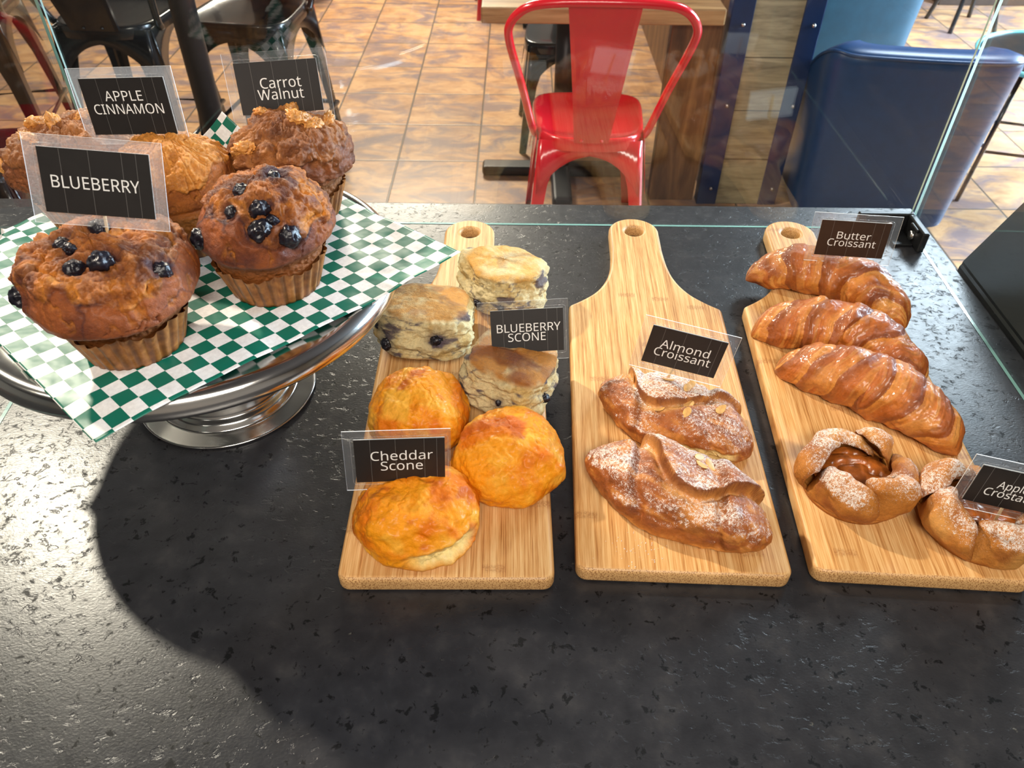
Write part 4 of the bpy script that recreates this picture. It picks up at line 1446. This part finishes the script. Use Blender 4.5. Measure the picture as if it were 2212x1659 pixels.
def bun(label, loc, seed, rx=.053, ry=.053, H=.056, rz=0.0, split=None, tilt=0.0):
    nu, nv = 240, 150
    ctrl = [(0, 0), (.80, 0), (.90, .03), (.985, .16), (1.0, .32), (.95, .52), (.82, .74), (.60, .90), (.32, .98), (0, 1.0)]
    r, z = profile(ctrl, nv, 6)
    th = polar_grid(nu, nv)
    ring = np.stack([np.cos(th), np.sin(th), np.repeat(z[:, None] * .8, nu, 1)], -1)
    rr = r[:, None] * (1 + .05 * vn(ring, 1.2, seed) + .02 * vn(ring, 3, seed + 1))
    X = np.stack([rr * np.cos(th) * rx, rr * np.sin(th) * ry, np.repeat(z[:, None], nu, 1) * H], -1)
    nr = normals(X)
    up = sst(.02, .2, X[..., 2] / H)
    d = up * (.0052 * fbm(X, 30, seed + 2, 4) + .0022 * fbm(X, 95, seed + 3, 3) + .0007 * fbm(X, 260, seed + 4, 2))
    d -= up * .0010 * np.exp(-(fbm(X, 44, seed + 15, 3) / .03) ** 2)
    tear = np.zeros_like(d)
    if split is not None:
        c, ax, ln, wd = split
        q = X - np.array(c)
        ax = np.array(ax, float) / np.linalg.norm(ax)
        u = q @ ax
        v = np.linalg.norm(q - u[..., None] * ax, axis=-1)
        tear = np.exp(-(u / ln) ** 4) * np.exp(-(v / wd) ** 4)
        tear = np.clip(tear * (1 + .7 * fbm(X, 120, seed + 5, 3)), 0, 1)
        d += -.0062 * tear + tear * .0035 * fbm(X, 210, seed + 6, 3)
        d += .0030 * np.exp(-((v - wd * 1.15) / .0035) ** 2) * np.exp(-(u / ln) ** 4)
    X = X + nr * d[..., None]
    X[..., 2] = np.maximum(X[..., 2], 0)
    f = fbm(X, 32, seed + 7, 4)
    C = np.broadcast_to(np.array(srgb(240, 152, 22)), X.shape).copy()
    C = mixc(C, srgb(224, 118, 12), sst(-.05, .45, f))
    C = mixc(C, srgb(244, 182, 62), sst(.10, .5, fbm(X, 40, seed + 8, 4)) * .7)
    C = mixc(C, srgb(196, 92, 26), sst(.28, .55, fbm(X, 46, seed + 9, 4)) * .8)
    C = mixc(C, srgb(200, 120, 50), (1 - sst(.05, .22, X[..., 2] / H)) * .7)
    C = mixc(C, srgb(244, 214, 140), np.clip(tear * 1.4, 0, 1))
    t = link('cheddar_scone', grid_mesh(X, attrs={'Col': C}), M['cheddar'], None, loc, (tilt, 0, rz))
    return tag(t, label, 'scone', 'cheddar scones')


bun('round golden cheddar scone on the left, behind the Cheddar Scone tag', (-.0945, .5530, BZ), 5.1, .0500, .0510, .058)
bun('round golden cheddar scone at the right edge of the first board', (-.0040, .4960, BZ), 11.6, .0530, .0540, .056)
bun('golden cheddar scone with a pale split side, at the front of the first board', (-.0840, .4270, BZ), 17.4, .0555, .0520, .056, 0, ((.030, -.040, .019), (.85, .45, .14), .030, .0085))


def croissant(label, loc, ang, seed, Ln=.17, R=.030, bend=.018, flat=.86, skew=0.0, tipr=.34, wraps=3.4, name='butter_croissant', grp='butter croissants', sag=0.0, step=.12, gn=1.0):
    nu, nv = 160, 300
    s = np.linspace(-1, 1, nv)
    th = polar_grid(nu, nv)
    sg = s[:, None] + 0 * th
    a = np.abs(sg)
    env = (1 - a ** 2.3) ** .72
    Rr = R * (tipr * np.sqrt(np.clip(1 - a ** 14, 0, 1)) + (1 - tipr) * env)
    u = a * wraps + .50 * np.sin(th * 1 + (sg > 0) * 2.2 + seed) + .10 * np.sin(2 * th + seed) + .12 * vn(np.stack([np.cos(th), np.sin(th), sg * 3], -1), 1.5, seed + 2)
    k = np.floor(u)
    f = u - k
    bulge = (f ** .8) * (1 - sst(.84, 1.0, f))
    lay = 1 + step * bulge - .03
    q = np.stack([np.cos(th) * .9, np.sin(th) * .9, sg * 4.2], -1)
    lay = lay + .075 * gn * vn(q, 1.2, seed + 4) + .030 * gn * vn(q, 2.7, seed + 14)
    fine = vn(np.stack([np.cos(th) * .5, np.sin(th) * .5, u * 6.5], -1), 1.6, seed + 5)
    fine2 = vn(np.stack([np.cos(th) * .7, np.sin(th) * .7, u * 17], -1), 1.6, seed + 6)
    lay = lay + (.020 * fine + .012 * fine2) * (.35 + .65 * a)
    rad = Rr * lay
    cx = s * Ln / 2
    cy = bend * (1 - s ** 2) - bend * .5 + skew * s ** 3
    T = np.stack([np.gradient(cx), np.gradient(cy), 0 * s], -1)
    T /= np.linalg.norm(T, axis=1, keepdims=True)
    Nn = np.stack([-T[:, 1], T[:, 0], 0 * s], -1)
    ce = np.cos(th)
    si = np.sin(th)
    zc = Rr * flat * .80
    P = np.stack([cx, cy, 0 * s], -1)[:, None] + Nn[:, None] * (rad * ce)[..., None]
    Z_ = zc + rad * si * flat
    fl = .0025
    Z_ = np.where(Z_ < fl, fl - fl * np.tanh((fl - Z_) / fl), Z_)
    X = np.stack([P[..., 0], P[..., 1], Z_ - sag * 0], -1)
    Z0 = X[..., 2].min()
    X[..., 2] -= Z0
    X[0] = X[0].mean(0)
    X[-1] = X[-1].mean(0)
    nr = normals(X)
    wr = fbm(X * np.array([1, 1, 1]), 110, seed + 8, 4) + 1.1 * fbm(X, 38, seed + 18, 3)
    X = X + nr * (.0016 * wr * sst(.003, .01, X[..., 2]))[..., None]
    C = np.broadcast_to(np.array(srgb(182, 98, 34)), X.shape).copy()
    C = mixc(C, srgb(208, 136, 58), np.clip((1 - sst(.0, .45, f)) * .75 + .25 * sst(.1, .5, vn(q, 1.4, seed + 9)), 0, 1))
    C = mixc(C, srgb(112, 50, 18), np.clip(sst(.45, .92, f) * .60 + sst(.1, .7, fbm(X, 42, seed + 10, 3)) * .5, 0, .85))
    C = mixc(C, srgb(226, 164, 84), np.clip(sst(.10, .5, fine) * (.2 + .4 * a) * (1 - sst(.5, .9, f)), 0, 1))
    C = mixc(C, srgb(104, 48, 20), np.clip(sst(.25, .7, -fine2) * .35 * (.3 + a), 0, 1))
    t = link(name, grid_mesh(X, attrs={'Col': C}), M['croissant'], None, loc, (0, 0, math.radians(ang)))
    return tag(t, label, 'croissant', grp)


croissant('butter croissant rearmost on the right-hand board, under its tag', (.3870, .7860, BZ), -30, 2.4, .194, .0335, .030, .92, .0, .24, 2.2, step=.075, gn=1.7)
croissant('butter croissant in the middle of the three on the right-hand board', (.3640, .6720, BZ), -30, 7.7, .186, .0325, .034, .98, -.004, .26, 2.7, step=.10, gn=1.9)
croissant('butter croissant nearest the crostatas, light and finely layered', (.3700, .5900, BZ), -40, 12.9, .196, .0350, .016, .90, .0, .25, 3.0, step=.055, gn=1.2)


def almond_croissant(label, loc, ang, seed, Ln=.165, Wd=.041, H=.034, flakes=(), cut=False, fold=1.0, ux=.05, uw=.42):
    nu, nv = 200, 240
    s = np.linspace(-1, 1, nv)
    th = polar_grid(nu, nv)
    sg = s[:, None] + 0 * th
    a = np.abs(sg)
    w = Wd * (.32 * np.sqrt(np.clip(1 - a ** 10, 0, 1)) + .70 * (1 - a ** 1.6))
    h = H * (.52 * np.sqrt(np.clip(1 - a ** 8, 0, 1)) + .48 * (1 - a ** 2))
    ce, si = np.cos(th), np.sin(th)
    n = 2.5
    se = (np.abs(ce) ** n + np.abs(si) ** n) ** (-1 / n)
    yy = w * se * ce
    zz = np.where(si > 0, h * se * si, h * .16 * se * si)
    skew = -.012 * s[:, None] * 0
    X = np.stack([sg * Ln / 2 + yy * .18, yy + skew, zz], -1)
    X[0] = X[0].mean(0)
    X[-1] = X[-1].mean(0)
    nr = normals(X)
    up = sst(-.1, .35, si)
    # folded flap: a raised sheet with a curved edge crossing the body
    x, y = X[..., 0] / (Ln / 2), X[..., 1] / Wd
    xn = x + .06 * vn(X, 26, seed + 20)
    e = y - (.72 - 1.05 * np.exp(-np.abs((xn - ux) / uw) ** 2.6)) + .10 * vn(X, 38, seed)
    flap = sst(-.015, .03, e)
    e2 = x + .55 + .25 * y + .1 * vn(X, 28, seed + 1)
    lap2 = 1 - sst(-.06, .06, e2)
    e3 = x - .52 + .3 * y + .1 * vn(X, 28, seed + 3)
    lap3 = sst(-.06, .06, e3)
    d = up * fold * ((.0062 * flap) * np.exp(-np.clip(e, 0, 9) * .9) - .0022 * np.exp(-((e + .10) / .09) ** 2) + .0030 * lap2 * np.exp(-np.clip(-e2, 0, 9) * 1.6)
                     + .0028 * lap3 * np.exp(-np.clip(e3, 0, 9) * 1.6) - .0018 * np.exp(-((e2 - .07) / .06) ** 2) - .0018 * np.exp(-((e3 + .07) / .06) ** 2))
    d += .0012 * fbm(X * np.array([.35, 1.6, 1.6]), 90, seed + 22, 4) + .0036 * fbm(X, 34, seed + 4, 4) * (up + .3) + .0012 * fbm(X, 140, seed + 5, 3)
    X = X + nr * d[..., None]
    X[..., 2] -= X[..., 2].min()
    nr = normals(X)
    zr = X[..., 2] / H
    C = np.broadcast_to(np.array(srgb(166, 92, 36)), X.shape).copy()
    C = mixc(C, srgb(146, 78, 36), np.clip(up * sst(-.1, .5, fbm(X, 36, seed + 6, 4)), 0, 1))
    C = mixc(C, srgb(210, 138, 60), np.clip(sst(.12, .5, fbm(X, 26, seed + 7, 4)) * .8 + (1 - sst(.1, .45, zr)) * .55, 0, 1))
    C = mixc(C, srgb(232, 178, 104), np.clip(np.exp(-((e + .13) / .11) ** 2) * up * .75 * np.clip(.7 + fbm(X, 70, seed + 21, 3), 0, 1), 0, 1))
    C = mixc(C, srgb(116, 58, 24), np.clip(np.exp(-((e - .035) / .035) ** 2) * up * .7 + np.exp(-((e2 - .02) / .04) ** 2) * up * .5 + np.exp(-((e3 + .02) / .04) ** 2) * up * .5, 0, .8))
    stk = fbm(X * np.array([.35, 1.6, 1.6]), 90, seed + 22, 4)
    C = mixc(C, srgb(214, 142, 66), np.clip(sst(.05, .4, stk) * .6, 0, 1))
    C = mixc(C, srgb(110, 54, 22), np.clip(sst(.08, .4, -stk) * .5, 0, 1))
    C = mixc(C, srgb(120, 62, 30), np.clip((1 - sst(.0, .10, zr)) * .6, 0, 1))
    if cut:
        m = sst(.0, .15, x) * (1 - sst(.80, .92, x)) * (ce < 0) * sst(.10, .2, zr) * (1 - sst(.50, .60, zr + .06 * fbm(X, 120, seed + 8, 3)))
        C = mixc(C, srgb(236, 204, 134), np.clip(m, 0, 1))
        X = X - nr * (m * (.003 + .003 * fbm(X, 150, seed + 9, 3)))[..., None]
    sug = np.clip(sst(.15, .8, nr[..., 2]) * (.72 + .30 * flap + .6 * fbm(X, 30, seed + 11, 3)), 0, 1) * sst(.25, .5, zr)
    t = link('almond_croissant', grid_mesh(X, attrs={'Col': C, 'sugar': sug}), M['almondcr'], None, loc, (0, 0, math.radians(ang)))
    tag(t, label, 'croissant', 'almond croissants')
    for k, (fx, fy) in enumerate(flakes):
        p, nn = seat_on(X, nr, (fx, fy, H * .95))
        bm = bmesh.new()
        bmesh.ops.create_uvsphere(bm, u_segments=20, v_segments=10, radius=1)
        for v in bm.verts:
            v.co = Vector((v.co.x * .0068, v.co.y * .0038 * (1 - .25 * v.co.x), v.co.z * .0007 + .0010 * v.co.x ** 2))
        o = link('almond_flake', bm_me(bm, True), M['almond'], t, p + nn * .0010)
        o.rotation_mode = 'QUATERNION'
        o.rotation_quaternion = Vector(nn).to_track_quat('Z', 'Y') @ Euler((.12 * (-1) ** k, .1, k * 1.9)).to_quaternion()
    return t


almond_croissant('almond croissant behind, scattered with almond flakes, under its tag', (.1650, .5590, BZ), -36, 3.9, .164, .0470, .033,
                 [(-.018, .010), (.0, .014), (.010, .002), (.016, -.014), (.040, .012), (-.008, -.022), (-.052, .004), (.002, .022)], True, 1.1, -.25, .5)
almond_croissant('almond croissant in front, large and folded, dusted with sugar', (.1500, .4560, BZ), -35, 8.1, .178, .0465, .036, [(.010, .014), (.0, .020), (.014, .024)], False, 1.7, .10, .45)


def petal(R, H, a0, wid, seed, tall=1.0, fold=1.0, lift=0.0):
    """one scalloped fold of the crust: a thick sheet that rises from the base, bulges and rolls in over the filling"""
    na, nb = 60, 70
    a = np.linspace(-1, 1, na)[:, None]
    bb = np.linspace(0, 1, nb)[None]
    bm_ = bb * (1 - .30 * np.abs(a) ** 3.0)
    path_r = np.array([.50, .84, .99, 1.03, 1.00, .90, .76, .64, .56])
    path_z = np.array([.03, .03, .18, .45, .72, .93, 1.0, .95, .84])
    s = np.linspace(0, 1, 9)
    xx = np.linspace(0, 1, 200)
    pr, pz = smooth1(np.interp(xx, s, path_r), 10), smooth1(np.interp(xx, s, path_z), 10)
    r = np.interp(bm_, xx, pr)
    z = np.interp(bm_, xx, pz)
    up = sst(.15, .5, bm_)
    r = r * (1 + up * (.19 * np.cos(a * PI / 2) - .10 + .21 * a)) - (1 - fold) * .10 * sst(.6, 1, bm_) * -1
    z = z * tall * (1 + .26 * np.cos(a * PI / 2) * up - .14 * up) + lift * up
    th = a0 + a * wid / 2 * (1 - .10 * bm_) + .05 * np.sin(bm_ * 5 + seed)
    X = np.stack([r * np.cos(th) * R, r * np.sin(th) * R, z * H + 0 * th], -1)
    du, dv = np.gradient(X, axis=0), np.gradient(X, axis=1)
    n = np.cross(dv, du)
    n /= np.maximum(np.linalg.norm(n, axis=-1, keepdims=True), 1e-9)
    X = X + n * (.0042 * fbm(X, 40, seed + 1, 4) + .0022 * vn(X, 90, seed + 3))[..., None]
    t = .0023 * np.sqrt(np.clip(1 - a ** 10, 0, 1)) * np.sqrt(np.clip(1 - bb ** 12, 0, 1))
    ru = (.0016 * fbm(X, 170, seed + 2, 4))[..., None]
    T = X + n * t[..., None] + n * ru
    B = X - n * t[..., None]
    Y = np.concatenate([T, B[:, ::-1]], 1)
    A = np.concatenate([np.abs(a) + 0 * bb, (np.abs(a) + 0 * bb)[:, ::-1]], 1)
    Bc = np.concatenate([bb + 0 * a, (bb + 0 * a)[:, ::-1]], 1)
    NZ = np.concatenate([n[..., 2], -n[:, ::-1, 2]], 1)
    return Y, A, Bc, NZ


def crostata(label, loc, rz, seed, R=.047, H=.036, petals=()):
    Vs, Cs, Ss, Fs, off = [], [], [], [], 0
    for k, (deg, wd, tall, fold) in enumerate(petals):
        Y, A, Bc, NZ = petal(R, H, math.radians(deg), math.radians(wd), seed + k * 2.7, tall, fold)
        g = fbm(Y, 42, seed + 4, 4)
        C = np.broadcast_to(np.array(srgb(192, 122, 48)), Y.shape).copy()
        C = mixc(C, srgb(158, 90, 34), sst(-.05, .45, g))
        C = mixc(C, srgb(216, 156, 80), np.clip(sst(.05, .5, fbm(Y, 30, seed + 9, 3)) * .7, 0, 1))
        C = mixc(C, srgb(146, 80, 34), np.clip(np.exp(-((1 - Bc) / .07) ** 2) * .75 + np.exp(-((1 - A) / .08) ** 2) * .55, 0, .85))
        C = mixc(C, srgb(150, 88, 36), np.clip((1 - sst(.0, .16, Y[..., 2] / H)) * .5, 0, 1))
        sg = np.clip(sst(-.15, .55, NZ) * sst(.30, .75, Y[..., 2] / H) * (.75 + .9 * fbm(Y, 34, seed + 5, 3)), 0, 1)
        nv, nu = Y.shape[:2]
        i = np.arange(nv * nu).reshape(nv, nu) + off
        j = np.roll(i, -1, 1)
        Fs.append(np.stack([i[:-1], i[1:], j[1:], j[:-1]], -1).reshape(-1, 4))
        off += nv * nu
        Vs.append(Y.reshape(-1, 3))
        Cs.append(C.reshape(-1, 3))
        Ss.append(sg.reshape(-1))
    # base disc under the folds
    rr = np.linspace(0, .97, 12)[:, None]
    th = np.linspace(0, 2 * PI, 72, endpoint=False)[None]
    D = np.concatenate([np.stack([rr * np.cos(th) * R, rr * np.sin(th) * R, 0 * rr + 0 * th], -1), np.stack([rr[::-1] * np.cos(th) * R, rr[::-1] * np.sin(th) * R, 0 * rr + 0 * th + .006], -1)], 0)
    nv, nu = D.shape[:2]
    i = np.arange(nv * nu).reshape(nv, nu) + off
    j = np.roll(i, -1, 1)
    Fs.append(np.stack([i[:-1], j[:-1], j[1:], i[1:]], -1).reshape(-1, 4))
    Vs.append(D.reshape(-1, 3))
    Cs.append(np.broadcast_to(np.array(srgb(190, 124, 56)), (nv * nu, 3)))
    Ss.append(np.zeros(nv * nu))
    V, C, Sg, F = np.concatenate(Vs), np.concatenate(Cs), np.concatenate(Ss), np.concatenate(Fs)
    V[:, 2] = np.maximum(V[:, 2], 0)
    me = me_from(V, F, True)
    at = me.attributes.new('Col', 'FLOAT_COLOR', 'POINT')
    at.data.foreach_set('color', np.concatenate([np.clip(C, 0, 1), np.ones((len(C), 1))], 1).reshape(-1))
    at = me.attributes.new('sugar', 'FLOAT', 'POINT')
    at.data.foreach_set('value', Sg)
    t = link('apple_crostata', me, M['crost'], None, loc, (0, 0, rz))
    tag(t, label, 'crostata', 'apple crostatas')
    rr2 = np.linspace(0, 1, 40)[:, None]
    th2 = np.linspace(0, 2 * PI, 120, endpoint=False)[None]
    Y = np.stack([rr2 * np.cos(th2) * R * .80, rr2 * np.sin(th2) * R * .80, H * (.42 + .0 * th2) + 0 * rr2], -1)
    Y[..., 2] += .006 * np.abs(vn(Y, 75, seed + 7)) + .004 * fbm(Y, 60, seed + 6, 3) - .004 * rr2 ** 4
    link('apple_filling', grid_mesh(Y), M['jam'], t)
    return t


crostata('apple crostata folded around its filling, left one on the right-hand board', (.3200, .4790, BZ), 0, 2.1, .0455, .040,
         [(95, 100, .78, .8), (40, 66, 1.0, 1.0), (-8, 74, .86, 1.0), (152, 84, .98, 1.0), (-60, 84, 1.06, 1.0), (-128, 94, .96, 1.0)])
crostata('apple crostata at the right edge of the photo, under its name tag', (.4200, .4370, BZ), 0, 5.3, .0480, .038,
         [(80, 95, .70, .8), (20, 72, .90, 1.0), (128, 84, 1.08, .9), (192, 96, .98, 1.0), (-25, 78, .84, 1.0), (-84, 100, 1.0, 1.0)])

# crumbs and spilt sugar: one mesh each would be uncountable, so a single dusting
rs = np.random.RandomState(3)
bm = bmesh.new()
for k in range(60):
    x, y = .112 + rs.randn() * .014, .405 + rs.randn() * .010
    g = bmesh.ops.create_icosphere(bm, subdivisions=1, radius=rs.uniform(.0002, .00055))
    bmesh.ops.translate(bm, vec=(x, y, BZ + .0002), verts=g['verts'])
o = link('sugar_dusting', bm_me(bm, True), M['ink'])
tag(o, 'loose icing sugar spilt on the board in front of the almond croissant', 'sugar', kind='stuff')
